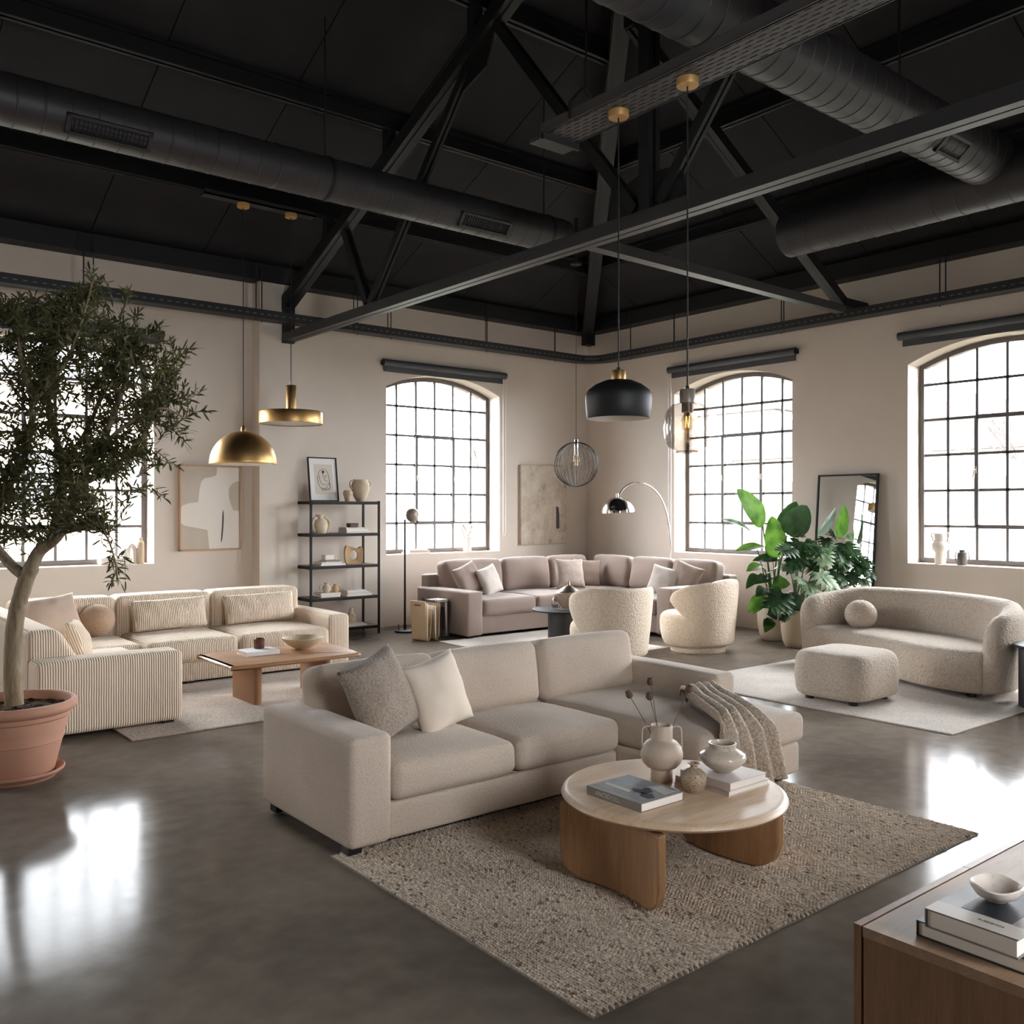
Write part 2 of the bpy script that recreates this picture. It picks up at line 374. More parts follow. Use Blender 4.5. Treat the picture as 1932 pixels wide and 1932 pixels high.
M=dict(
 steel_lit=plain('underlit_black_steel',(44,43,44),.5), tray_lit=plain('underlit_tray_steel',(74,71,71),.55),  # lighter copies of the black steel, light from below put into the colour
 traysteel=dashes('slotted_tray_steel',(30,30,32),.09,.45,.034,.046), traysteel2=dashes('small_tray_steel',(46,45,46),.08,.3,-.01,.002),
 plaster=plain('wall_plaster',(213,202,190),.9,var=.02,vscale=2,bump=.08,bscale=60),
 ceiling=plain('ceiling_board',(40,39,41),.85,var=.08,vscale=3,bump=.2,bscale=120,spec=.2),
 joint=plain('ceiling_joint',(12,12,12),.9),
 steel=plain('black_steel',(24,24,26),.55,spec=.35,var=.06,vscale=8),
 duct=plain('duct_paint',(46,44,46),.5,spec=.5),
 mullion=plain('window_steel',(92,86,84),.5),
 blind=plain('blind_grey',(66,68,72),.6),
 trim=plain('skirting_paint',(212,203,193),.6),
 concrete=concrete(), glass=glassy('window_glass',(.98,.99,.99),.04),
 brick=brick('brickwork'), farbrick=plain('far_brick',(200,176,166),.9),
 sofa=fabric('sofa_weave',(203,186,169),150,.6,.003,.09),
 cord=corduroy('corduroy_cream',(246,226,203)),
 cord_plain=fabric('cream_cotton',(226,212,192),120,.3,.002,.04),
 gray=fabric('mauve_grey_velvet',(158,140,131),170,.35,.002,.06,sheen=.3),
 gray2=fabric('mauve_grey_weave',(160,141,131),110,.4,.002,.08),
 boucle=fabric('cream_boucle',(240,222,200),62,.9,.008,.10,.03),
 boucle2=fabric('sand_boucle',(198,184,168),55,.9,.008,.10,.04),
 pillow_taupe=fabric('taupe_chunky_weave',(158,143,129),95,.9,.005,.16),
 pillow_cream=fabric('cream_linen',(222,207,190),260,.25,.001,.04),
 pillow_light=fabric('off_white_linen',(206,196,188),240,.25,.001,.05),
 pillow_mix=speckle('speckled_weave',(176,162,152),(120,106,98),.95,60,.25),
 pillow_sand=fabric('sand_velvet',(200,178,160),220,.25,.001,.05),
 ball_tan=fabric('tan_boucle',(190,160,134),110,.8,.004,.12),
 knit=fabric('chunky_knit',(200,184,166),75,1.0,.008,.2),
 rugpale=fabric('pale_rug_pile',(216,205,194),90,.8,.004,.16,.1),
 rugwarm=fabric('warm_rug_pile',(200,182,164),60,.8,.004,.18,.14),
 rugback=fabric('rug_backing',(150,138,124),90,.6,.003,.16),
 tuft=tinted('wool_tufts'),
 oak=wood('pale_oak',(186,156,126),(222,196,168),'x',1.0,.42),
 oakleg=wood('oak_leg',(136,98,64),(174,134,94),'z',1.0,.45),
 oakedge=wood('oak_rim',(150,124,98),(186,162,134),'x',2.0,.45),
 honey=wood('honey_oak',(152,110,76),(180,137,98),'x',1.0,.38),
 honeyleg=wood('honey_oak_leg',(140,98,66),(166,124,88),'z',1.0,.45),
 walnut=wood('walnut_top',(126,100,78),(158,130,104),'x',1.2,.5),
 walnutv=wood('walnut_side',(106,77,54),(134,101,74),'z',1.0,.42),
 shelfwood=wood('shelf_board',(92,66,50),(124,94,72),'x',1.5,.5),
 black=plain('black_paint',(20,20,21),.55,spec=.3), blackwood=wood('black_stained_wood',(28,28,29),(44,44,45),'z',1.2,.45),
 foot=plain('black_foot',(16,16,16),.5),
 terracotta=plain('terracotta',(186,138,114),.8,var=.07,vscale=5,bump=.08,bscale=80),
 soil=speckle('potting_soil',(84,60,42),(26,18,12),.95,50,.3),
 bark=bark(),
 olive=leafmat('olive_leaf',(64,66,34),(102,102,60),.25,.5), oliveb=plain('twig_bark',(92,84,62),.85),
 leafA=leafmat('banana_leaf',(66,104,36),(98,140,54),.5), leafB=leafmat('deep_green_leaf',(28,54,26),(48,82,40),.3), leafC=leafmat('monstera_leaf',(26,50,26),(54,88,46),.28,.35),
 leafV=leafmat('variegated_leaf',(70,112,62),(176,190,160),.3,.4),
 stem=plain('plant_stem',(58,84,40),.6), potA=plain('stone_pot',(190,178,162),.8,var=.05,bump=.1), potB=plain('sand_pot',(172,158,138),.8,var=.05,bump=.1),
 brasscup=plain('satin_brass',(196,156,98),.5,.45), taupe=plain('taupe_lacquer',(150,138,126),.4,.3),
 brass=plain('brushed_brass',(196,158,104),.4,1,bump=.05,bscale=300), brassd=plain('antique_brass',(150,116,64),.28,1),
 chrome=plain('chrome',(225,225,228),.06,1), nickel=plain('nickel',(150,140,128),.35,1),
 shade_in=plain('shade_white',(238,234,228),.6), shade_black=plain('shade_black',(22,22,23),.55),
 lampglass=glassy('smoked_lamp_glass',(.74,.71,.68),.16,0,1.0,2), bulbglass=glassy('bulb_glass',(.96,.88,.74),.08), filament=emit('filament',(255,190,110),6),
 cord_line=plain('black_cable',(18,18,18),.6), wire=plain('black_wire',(34,33,33),.4,.6),
 paper=plain('book_pages',(226,218,208),.8), white=plain('white_card',(232,228,224),.55), greyc=plain('grey_book_cover',(128,122,116),.45), darkc=plain('dark_book_cover',(44,44,46),.4),
 offw=plain('off_white_cover',(222,212,200),.6), beigec=plain('beige_cover',(190,170,148),.6), letter=plain('pale_lettering',(214,206,194),.6), ink=plain('black_ink',(34,32,32),.7),
 vase=plain('taupe_ceramic',(176,158,140),.55,var=.03), glaze=speckle('glazed_stoneware',(188,176,160),(150,134,116),.22,40,.12), speck=speckle('speckled_clay',(160,140,118),(84,66,52),.45,90,.22),
 sandclay=plain('sand_clay',(206,190,168),.85,var=.06,vscale=12,bump=.25,bscale=60), pitted=speckle('pitted_clay',(210,194,170),(140,116,90),.9,30,.2), tanclay=plain('tan_clay',(200,168,130),.8,var=.06,bump=.2),
 whiteclay=plain('white_clay',(228,220,210),.7,var=.03,bump=.15), darkclay=plain('dark_clay',(84,80,78),.6), brownglass=plain('brown_ceramic',(92,56,44),.25,var=.2,vscale=20), lilac=plain('lilac_cover',(196,186,181),.55), dishglaze=speckle('glazed_dish',(202,192,182),(170,158,148),.3,50,.1), stonebowl=speckle('stone_bowl',(196,178,152),(150,132,108),.7,40,.15), redbox=plain('oxblood_box',(74,40,36),.35),
 podm=plain('dried_pod',(92,70,54),.9,bump=.5,bscale=120), stemd=plain('dried_stem',(86,66,50),.9),
 canvas=plain('canvas_oat',(188,177,162),.9,var=.04,vscale=10,bump=.2,bscale=150), canvas2=mottle('mottled_canvas',[(.30,(140,126,112)),(.42,(182,168,152)),(.55,(198,187,172)),(.72,(214,205,192))]), artlight=plain('paint_chalk',(224,217,207),.9,bump=.15,bscale=90), artdark=plain('paint_slate',(78,74,72),.9),
 framewood=wood('frame_oak',(170,130,96),(196,158,122),'z',2,.5), mirror=plain('mirror_silver',(235,238,238),.01,1), 
 leather=plain('beige_leather',(186,160,126),.5,var=.04,bump=.1), acrylic=glassy('smoked_acrylic',(.74,.72,.74),.10), 
 greyprint=plain('print_grey',(120,124,128),.5,var=.25,vscale=14), printlight=plain('print_pale',(176,168,160),.5), printdark=plain('print_dark',(30,32,38),.5), printbrown=plain('print_brown',(104,84,70),.5,var=.3,vscale=30),
 grass=plain('lawn',(66,68,58),.95,var=.2,vscale=1), housewall=plain('render_cream',(222,214,204),.9), roof=plain('slate_roof',(74,70,70),.9), winout=plain('house_window',(62,60,58),.2),
 barktree=plain('winter_twigs',(72,64,60),.9), hedge=plain('bare_hedge',(84,70,58),.95,var=.3,vscale=5),
 grille=plain('grille_black',(10,10,10),.6), print_line=plain('print_paper',(214,206,194),.9),
)
# ================================================================== THE ROOM
X0,Y0=-4.2,-1.63                                           # the two walls behind the eye
SILL,SPR,CRN=.97,3.27,3.49; WT=.28; OT=.50
WIN_A=[(-3.55,-1.59),(1.5,3.46),(6.55,8.51)]; WIN_B=[(-.08,1.88),(3.46,5.44),(6.99,8.98)]
def arch(s0,s1,zs,zc,n=20,ins=0):
    w=(s1-s0)/2; h=zc-zs; r=(w*w+h*h)/(2*h); cz=zc-r; cx=(s0+s1)/2; r2=r-ins; ww=w-ins
    return [(cx-ww+2*ww*k/n, cz+math.sqrt(max(0,r2*r2-(-ww+2*ww*k/n)**2))) for k in range(n+1)]
def wallmesh(s0,s1,d0,d1,z0,z1,wins,P,ins=0):
    m=MB()
    def blk(a,b,lo,hi): 
        q=[P(a,d0,lo),P(b,d0,lo),P(b,d1,lo),P(a,d1,lo),P(a,d0,hi),P(b,d0,hi),P(b,d1,hi),P(a,d1,hi)]
        m.add(q,[(3,2,1,0),(4,5,6,7),(0,1,5,4),(1,2,6,5),(2,3,7,6),(3,0,4,7)])
    c=s0
    for (a,b) in wins:
        a+=ins;b-=ins
        blk(c,a,z0,z1); blk(a,b,z0,SILL+ins)
        A=arch(a,b,SPR-ins*.3,CRN-ins)
        poly=A+[(b,z1),(a,z1)]
        m.prism([P(s,d0,z) for s,z in poly],Vector(P(0,d1,0))-Vector(P(0,d0,0)))
        c=b
    blk(c,s1,z0,z1)
    return m
PA=lambda s,d,z:(s,YA+d,z)
PB=lambda s,d,z:(XB+d,s,z)
m=MB(); m.box(X0-.5,XB+.6,Y0-.5,YA+.6,-.2,0); tag(O('floor',m,M['concrete']),'polished grey concrete floor with soft window reflections','floor',kind='structure')
w=fixn(O('wall_left',wallmesh(X0,XB,0,WT,0,4.6,WIN_A,PA),M['plaster'],angle=25)); tag(w,'off-white plaster wall with the olive tree and bookcase in front','wall',kind='structure')
tag(fixn(O('brick_facing',wallmesh(X0-.4,XB+OT,WT,OT,-.2,4.6,WIN_A,PA,.02),M['brick'],w,angle=25)),kind='structure')
w=fixn(O('wall_right',wallmesh(Y0,YA,0,WT,0,4.6,WIN_B,PB),M['plaster'],angle=25)); tag(w,'off-white plaster wall behind the plants and curved sofa','wall',kind='structure')
tag(fixn(O('brick_facing',wallmesh(Y0-.4,YA+WT,WT,OT,-.2,4.6,WIN_B,PB,.02),M['brick'],w,angle=25)),kind='structure')
PC=lambda s,d,z:(s,Y0-d,z)
PD=lambda s,d,z:(X0-d,s,z)
WIN_FILL=[(1.9,2.95)]; WIN_D=[]  # extra window out of view, added and sized for fill light
tag(fixn(O('wall_front',wallmesh(X0,XB+.3,0,WT,0,4.6,WIN_FILL,PC),M['plaster'],angle=25)),'plaster wall behind the viewer','wall',kind='structure')
m=wallmesh(Y0,YA,0,WT,0,4.6,WIN_D,PD); m.prism([(X0,Y0,4.6),(X0,YA,4.6),(X0,YK,zroofA(YK)+.1)],(-.3,0,0)); tag(fixn(O('wall_back',m,M['plaster'],angle=25)),'plaster gable wall at the near end','wall',kind='structure')
m=MB(); m.box(X0,4.62,YA-.018,YA,0,.11); m.box(5.16,XB,YA-.018,YA,0,.11); tag(O('baseboard_left',m,M['trim']),'off-white skirting under the bookcase wall','baseboard',kind='structure')
m=MB(); m.box(XB-.018,XB,Y0,YA-.018,0,.11); tag(O('baseboard_right',m,M['trim']),'off-white skirting under the plant wall','baseboard',kind='structure')
m=MB(); m.box(4.64,5.14,YA-.22,YA+.02,0,4.36); tag(O('trim_1',m,M['plaster'],angle=20),'plaster pilaster carrying the roof truss beside the bookcase','pilaster',kind='structure')
# ceiling: boarded slopes, the boards butt with a thin shadow gap
def hipy(x): return YK if x<=XK else YK+(x-XK)*(YA-YK)/(XB-XK)
def hipx(y): return XK+(abs(y-YK))*(XB-XK)/(YA-YK)
m=MB(); bk=MB(); G=.006
YE,XE=YA+.45,XB+.45
xs=[X0-.2]+[2.74+1.245*k for k in range(-5,7)]+[XE]
for i in range(len(xs)-1):
    a,b=xs[i]+G,xs[i+1]-G
    for sg in (1,-1):
        ye=YE if sg>0 else 2*YK-YE
        fy=lambda x:(hipy(x) if sg>0 else 2*YK-hipy(x))
        fz=lambda y:zroofA(YK+abs(y-YK))
        pts=[(a,ye),(b,ye),(b,fy(b))]+([(XK,YK)] if a<XK<b else [])+[(a,fy(a))]
        m.prism([(x,y,fz(y)) for x,y in pts],(0,0,.02))
ys=[YK+1.25*k for k in range(-6,7)]
for i in range(len(ys)-1):
    a,b=ys[i]+G,ys[i+1]-G
    xa,xb=hipx(a),hipx(b)
    m.prism([(XE,a,zroofB(XE)),(XE,b,zroofB(XE)),(xb,b,zroofB(xb)),(xa,a,zroofB(xa))],(0,0,.02))
O_c=fixn(O('ceiling',m,M['ceiling'],angle=20)); tag(O_c,'dark boarded hipped ceiling','ceiling',kind='structure')
for sg in (1,-1):
    ye=YE if sg>0 else 2*YK-YE
    bk.prism([(X0-.3,ye,zroofA(YE)+.025),(XE,ye,zroofA(YE)+.025),(XK,YK,zroofA(YK)+.025),(X0-.3,YK,zroofA(YK)+.025)],(0,0,.12))
bk.prism([(XE,YE,zroofB(XE)+.025),(XK,YK,zroofA(YK)+.025),(XE,2*YK-YE,zroofB(XE)+.025)],(0,0,.12))
tag(fixn(O('roof_deck',bk,M['joint'],O_c,angle=20)),kind='structure')

# windows: steel frame, glazing bars, opening casement with two handles, glass
def window(idx,s0,s1,P,label):
    t=tag(thing('window_%d'%idx,None,None,P((s0+s1)/2,WT,SILL)),label,'window',kind='structure')
    d0,d1=WT-.02,WT+.035
    a,b=s0+.012,s1-.012
    fw=.05
    out=[(a,SILL+.01),(b,SILL+.01)]+list(reversed(arch(a,b,SPR,CRN-.01)))
    inn=[(a+fw,SILL+.01+fw),(b-fw,SILL+.01+fw)]+list(reversed(arch(a,b,SPR,CRN-.01,ins=fw)))
    m=MB(); n=len(out); vs=[]
    for d in (d0,d1):
        vs+=[P(s,d,z) for s,z in out]+[P(s,d,z) for s,z in inn]
    fs=[]
    for i in range(n):
        j=(i+1)%n
        fs+=[(i,j,n+j,n+i),(2*n+i,3*n+i,3*n+j,2*n+j),(i,2*n+i,2*n+j,j),(n+i,n+j,3*n+j,3*n+i)]
    m.add(vs,fs); tag(fixn(O('window_frame',m,M['mullion'],t,angle=25)),kind='structure')
    w=(b-a); pw=w/6; ph=.413
    A=arch(a,b,SPR,CRN-.01,n=60)
    def top(s): return min(A,key=lambda q:abs(q[0]-s))[1]
    m=MB(); e0,e1=WT-.008,WT+.022
    def bx(u0,u1,z0,z1,f0=e0,f1=e1):
        q=[P(u0,f0,z0),P(u1,f0,z0),P(u1,f1,z0),P(u0,f1,z0),P(u0,f0,z1),P(u1,f0,z1),P(u1,f1,z1),P(u0,f1,z1)]
        m.add(q,[(3,2,1,0),(4,5,6,7),(0,1,5,4),(1,2,6,5),(2,3,7,6),(3,0,4,7)])
    for k in range(1,6): bx(a+pw*k-.015,a+pw*k+.015,SILL+.03,top(a+pw*k)-.02)
    for k in range(1,6): bx(a+.03,b-.03,SILL+.015+ph*k-.015,SILL+.015+ph*k+.015)
    tag(fixn(O('glazing_bar',m,M['mullion'],t,angle=25)),kind='structure')
    m=MB(); u0,u1=a+2*pw,a+4*pw; z0,z1=SILL+.015+ph,SILL+.015+4*ph
    for (q0,q1,r0,r1) in ((u0-.02,u0+.024,z0,z1),(u1-.024,u1+.02,z0,z1),(u0,u1,z0-.02,z0+.024),(u0,u1,z1-.024,z1+.02)): bx(q0,q1,r0,r1,WT-.03,WT+.03)
    c=O('casement',m,M['mullion'],t,angle=25); tag(fixn(c),kind='structure')
    for u in (u0,u1):
        m=MB(); zc=SILL+1.05
        bx(u-.01,u+.01,zc-.02,zc+.06,WT-.045,WT-.03); m.tube([P(u,WT-.05,zc+.02),P(u,WT-.08,zc+.02),P(u+.01,WT-.085,zc-.07)],.008,8)
        tag(O('window_handle',m,M['taupe'],c),kind='structure')
    m=MB(); poly=[(a+.02,SILL+.03),(b-.02,SILL+.03)]+list(reversed(arch(a,b,SPR,CRN-.01,ins=.02)))
    m.prism([P(s,WT+.005,z) for s,z in poly],Vector(P(0,.004,0))-Vector(P(0,0,0)))
    tag(fixn(O('window_pane',m,M['glass'],t,angle=25)),kind='structure')
for i,(s,l) in enumerate(zip(WIN_A,('arched steel window outside the view on the left','arched steel window behind the olive tree','arched steel window between the bookcase and the mottled canvas'))): window(i+1,s[0],s[1],PA,l)
for i,(s,l) in enumerate(zip(WIN_B,('arched steel window outside the view on the right','arched steel window right of the leaning mirror','arched steel window behind the tall banana-leaf plant'))): window(i+4,s[0],s[1],PB,l)

for i,s_ in enumerate(WIN_FILL): window(i+7,s_[0],s_[1],PC,'added arched window behind the viewer, unseen, for fill light')
for i,s_ in enumerate(WIN_D): window(i+10,s_[0],s_[1],PD,'arched steel window in the near gable wall')
# roller blinds above the windows
def blind(s0,s1,z,P,label,chain_at):
    t=thing('roller_blind',label,'blind',P((s0+s1)/2,-.07,z-.06),0,'rolled-up blinds above the windows')
    m=MB(); m.tube([P(s0,-.06,z),P(s1,-.06,z)],.047,24); O('roll',m,M['blind'],t)
    m=MB(); a,b=P(s0+.03,-.028,z-.115),P(s1-.03,-.014,z-.01); m.box(min(a[0],b[0]),max(a[0],b[0]),min(a[1],b[1]),max(a[1],b[1]),a[2],b[2]); O('bottom_rail',m,M['blind'],t)
    for s in (s0,s1):
        m=MB(); a,b=P(s-.008,-.075,z-.03),P(s+.008,0,z+.03); m.box(min(a[0],b[0]),max(a[0],b[0]),min(a[1],b[1]),max(a[1],b[1]),a[2],b[2]); O('bracket',m,M['foot'],t)
    if chain_at is not None:
        m=MB(); m.tube([P(chain_at,-.05,z-.02),P(chain_at,-.05,1.25)],.006,6); m.tube([P(chain_at+.05,-.05,z-.02),P(chain_at+.05,-.05,1.25),P(chain_at+.025,-.05,1.2),P(chain_at,-.05,1.25)],.004,6); O('pull_chain',m,M['white'],t)
blind(1.45,3.55,3.60,PA,'dark grey rolled-up blind above the window behind the olive tree',3.6 if False else None)
blind(6.47,8.58,3.58,PA,'dark grey rolled-up blind above the window right of the bookcase',8.54)
blind(3.35,5.52,3.60,PB,'dark grey rolled-up blind above the window right of the mirror',None)
blind(6.9,9.04,3.62,PB,'dark grey rolled-up blind above the window behind the banana plant',9.0)

# ================================================================== ROOF STEEL
def steel(name,label,cat,mk,group=None,mat='steel'):
    m=MB(); mk(m); return tag(fixn(O(name,m,M[mat],angle=30)),label,cat,group)
def ibeam(m,p0,p1,w,d):
    m.bar(p0,p1,w*.28,d)
    v=Vector((0,0,d/2-.012))
    m.bar(Vector(p0)+v,Vector(p1)+v,w,.024); m.bar(Vector(p0)-v,Vector(p1)-v,w,.024)
for k,(y,dd) in enumerate([(9.53,.18),(8.21,.18),(6.73,.18),(5.3,.18)]):
    z=zroofA(y)-.11; x1=hipx(y)-.12
    steel('roof_purlin',['lowest dark purlin over the corduroy sofa','second dark purlin up the left ceiling slope','third dark purlin up the left ceiling slope','dark purlin nearest the ridge on the left slope'][k],'purlin',lambda m:ibeam(m,(X0,y,z),(x1,y,z),.11,dd),'purlins on the ceiling slopes')
for k,(x,dd) in enumerate([(9.1,.18),(7.85,.18),(6.55,.18)]):
    z=zroofB(x)-.11; yy=hipy(x)-.12
    steel('roof_purlin',['lowest dark purlin over the round duct on the right slope','second dark purlin up the right ceiling slope','third dark purlin up the right ceiling slope'][k],'purlin',lambda m:ibeam(m,(x,2*YK-yy,z),(x,yy,z),.11,dd),'purlins on the ceiling slopes')
steel('wall_plate','black wall plate along the top of the bookcase wall','beam',lambda m:m.box(X0,XB-.02,YA-.24,YA-.005,4.37,4.57),'wall plates under the eaves')
steel('wall_plate','black wall plate along the top of the plant wall','beam',lambda m:m.box(XB-.24,XB-.005,Y0,YA-.26,4.37,4.57),'wall plates under the eaves')
steel('hip_beam','black hip beam rising from the far corner of the room','beam',lambda m:(ibeam(m,(XB-.25,YA-.28,4.40),(XK+.12,YK+.14,zroofA(YK)-.30),.17,.22),m.box(XB-.36,XB-.2,YA-.4,YA-.26,4.16,4.42)))
# the king-post truss across the room
t=thing('roof_truss','black steel king-post truss spanning the room overhead','truss',(5,YK,3.7))
def part(name,mk,mat='steel',par=t,angle=30,label=None):
    m=MB(); mk(m); return fixn(O(name,m,M[mat],par,angle=angle,label=label))
def tie(m):
    for dx in (-.042,.042): m.box(5+dx-.034,5+dx+.034,-1.45,10.6,3.66,3.76)
    m.box(4.975,5.025,-1.45,10.6,3.70,3.75)
part('tie_beam',tie,'steel_lit')
CH=lambda y:6.71-.4295*(y-YK)
for sg in (1,-1):
    def ch(m,sg=sg):
        for dx in (-.045,.045): m.bar((5+dx,YK+sg*6.12,CH(YK+6.12)),(5+dx,YK+sg*.02,CH(YK)),.06,.14)
        m.bar((5,YK+sg*6.1,CH(YK+6.1)-.02),(5,YK+sg*.02,CH(YK)-.02),.03,.12)
    part('top_chord',ch)
    part('end_post',lambda m:m.box(4.93,5.07,YK+sg*6.0-.06,YK+sg*6.0+.12,3.64,4.22))
    W=[((6.815,5.652),(8.577,3.772)),((9.156,4.727),(8.633,3.80)),((6.382,5.85),(4.72,3.80))]
    for (a,b) in W:
        ya,yb=(a[0],b[0]) if sg>0 else (2*YK-a[0],2*YK-b[0])
        part('web_brace',lambda m:(m.bar((4.975,ya,a[1]),(4.975,yb,b[1]),.03,.085),m.bar((5.025,ya,a[1]),(5.025,yb,b[1]),.03,.085)))
    part('gusset_plate',lambda m:m.prism([(4.992,YK+sg*1.95,5.55),(4.992,YK+sg*2.3,5.45),(4.992,YK+sg*2.05,5.95),(4.992,YK+sg*1.75,6.0)],(.016,0,0)))
    for y in (9.53,8.21,6.73,5.3):
        yy=y if sg>0 else 2*YK-y
        part('purlin_cleat',lambda m:m.box(4.95,5.05,yy-.05,yy+.05,CH(y)+.04,zroofA(y)-.19))
part('king_post',lambda m:(m.box(4.94,4.985,YK-.05,YK+.05,3.76,6.7),m.box(5.015,5.06,YK-.05,YK+.05,3.76,6.7)))
def gus(m): m.prism([(4.985,YK-.38,3.70),(4.985,YK+.42,3.70),(4.985,YK+.36,3.98),(4.985,YK+.1,4.05),(4.985,YK-.3,4.02)],(.03,0,0))
gp=part('gusset_plate',gus)
def bolts(m):
    for k in range(9): m.lathe([(0,0),(.012,0),(.012,.012),(0,.012)],6,Matrix.Translation((4.985,YK-.32+.08*k,3.73))@Matrix.Rotation(R(-90),4,'Y'))
part('bolt',bolts,par=gp)
# the half frame running on to the plant wall
t2=thing('hip_rafter_frame','black sloping rafter and level strut meeting the plant wall','beam',(9.9,6.0,3.9))
part('rafter',lambda m:(m.bar((9.90,5.97,3.99),(6.3,5.97,6.13),.045,.11),m.bar((9.90,6.05,3.99),(6.3,6.05,6.13),.045,.11),m.bar((9.85,6.01,4.0),(6.4,6.01,6.06),.04,.08)),par=t2)
part('strut',lambda m:m.bar((5.08,5.5,3.79),(9.75,5.97,3.93),.11,.09),'steel_lit',par=t2)
part('foot_plate',lambda m:m.box(9.80,10.3,5.93,6.09,3.97,4.07),par=t2)
part('cleat',lambda m:m.box(6.25,6.4,5.95,6.07,6.1,6.5),par=t2)

# ================================================================== DUCTS
def spiral(m,p0,p1,r,n,endcap=True):
    p0,p1=Vector(p0),Vector(p1); L=(p1-p0).length; q=(p1-p0).to_track_quat('Z','Y').to_matrix().to_4x4(); q.translation=p0
    prof=[(0,0),(r*.97,0)]; 
    for k in range(n):
        z=L*(k+.5)/n; prof+=[(r,z-L/n*.5+.004),(r,z-.008),(r*1.02,z-.003),(r*1.02,z+.003),(r,z+.008)]
    prof+=[(r,L-.03),(r*.985,L-.008),(r*.95,L),(0,L)]
    m.lathe(prof,40,q)
def grille(par,c,ux,un,wd,ht):
    ux=Vector(ux).normalized(); un=Vector(un).normalized(); uy=un.cross(ux)
    Mx=Matrix((ux,uy,un)).transposed().to_4x4(); Mx.translation=Vector(c)
    m=MB()
    for (a,b,c2,d) in ((-wd/2,wd/2,-ht/2,-ht/2+.022),(-wd/2,wd/2,ht/2-.022,ht/2),(-wd/2,-wd/2+.03,-ht/2,ht/2),(wd/2-.03,wd/2,-ht/2,ht/2)): m.box(a,b,c2,d,-.10,.012,Mx)
    gr=O('vent_frame',m,M['duct'],par,angle=25)
    m=MB(); m.box(-wd/2+.02,wd/2-.02,-ht/2+.01,ht/2-.01,-.10,-.02,Mx); O('vent_back',m,M['grille'],gr,angle=25)
    m=MB(); n=int(wd/.03)
    for k in range(1,n): m.box(-wd/2+wd*k/n-.004,-wd/2+wd*k/n+.004,-ht/2+.02,ht/2-.02,-.02,.004,Mx)
    for k in range(1,4): m.box(-wd/2+.02,wd/2-.02,-ht/2+ht*k/4-.003,-ht/2+ht*k/4+.003,-.02,.002,Mx)
    O('vent_louvres',m,M['steel'],gr,angle=25)
YD,ZD,RD=7.5,4.565,.187
d=thing('ventilation_duct','round black spiral duct with two grilles along the left slope','duct',(2,YD,ZD-RD))
m=MB(); spiral(m,(X0+.02,YD,ZD),(6.78,YD,ZD),RD,60); O('duct_pipe',m,M['duct'],d,angle=16)
an=R(-38)
un=(0,-math.cos(an),math.sin(an))
for px,py,wd in ((207,270,.62),(915,447,.62)):
    dr=at(px,py,1)-Vector((0,0,EYE)); tt=(YD-.14)/dr.y; x=dr.x*tt
    grille(d,(x,YD-RD*math.cos(an)*1.02,ZD+RD*math.sin(an)*1.02),(1,0,0),un,wd,.15)
for x in (-2.0,1.2,3.9,6.5):
    m=MB(); m.tube([(x,YD,ZD+RD),(x,YD,zroofA(YD))],.008,6); O('hanger_rod',m,M['steel'],d)
    m=MB(); m.lathe([(RD*1.03,-.015),(RD*1.045,-.015),(RD*1.045,.015),(RD*1.03,.015)],32,Matrix.Translation((x,YD,ZD))@Matrix.Rotation(R(90),4,'Y')); O('duct_strap',m,M['steel'],d)
Y1,Z1,R1=3.55,4.60,.215; X2,Z2,R2=8.2,4.42,.225
d=thing('ventilation_duct','pair of joined round black spiral ducts on the right slope','duct',(X2,Y1,Z2-R2))
m=MB(); spiral(m,(-.5,Y1,Z1),(8.12,Y1,Z1-.05),R1,60); O('duct_pipe',m,M['duct'],d,angle=16,label='black duct sloping across the top right of the ceiling')
m=MB(); spiral(m,(X2,Y0+.05,Z2),(X2,5.62,Z2),R2,34); O('duct_pipe',m,M['duct'],d,angle=16,label='black duct with a capped end over the curved sofa')
an=R(-42)
an=R(42); dv=Vector((0,-math.sin(an),-math.cos(an)))
grille(d,Vector((7.15,Y1,Z1-.04))+dv*R1*.99,(1,0,0),dv,.38,.17)
for y in (4.75,2.6):
    m=MB(); m.tube([(X2,y,Z2+R2),(X2,y,zroofB(X2))],.008,6); O('hanger_rod',m,M['steel'],d)
for x in (6.6,):
    m=MB(); m.tube([(x,Y1,Z1+R1),(x,Y1,zroofB(x))],.008,6); O('hanger_rod',m,M['steel'],d)

# ================================================================== CABLE TRAYS
t=thing('cable_tray','black perforated cable tray following both window walls','tray',(XB-.4,YA-.4,3.86))
zt=3.90; pa=YA-.41; pb=XB-.27; rc=.35
path=[(X0+.1,pa),(pb-rc,pa)]+[(pb-rc+rc*math.sin(R(a)),pa-rc+rc*math.cos(R(a))) for a in range(9,90,9)]+[(pb,pa-rc),(pb,Y0+.1)]
def strip(m,off,w,z0,z1):
    n=len(path); L=[];Rr=[]
    for i,p in enumerate(path):
        t_=Vector(path[min(i+1,n-1)])-Vector(path[max(i-1,0)]); t_.normalize(); nn=Vector((-t_.y,t_.x))
        L.append(Vector(p)+nn*(off+w/2)); Rr.append(Vector(p)+nn*(off-w/2))
    for i in range(n-1):
        q=[Rr[i],Rr[i+1],L[i+1],L[i]]
        m.add([(v.x,v.y,z0) for v in q]+[(v.x,v.y,z1) for v in q],[(3,2,1,0),(4,5,6,7),(0,1,5,4),(1,2,6,5),(2,3,7,6),(3,0,4,7)])
def tr(m):
    for o in (-.1,.1): strip(m,o,.008,zt-.04,zt+.055)
    strip(m,0,.2,zt-.046,zt-.04)
part('tray_channel',tr,'traysteel',par=t)
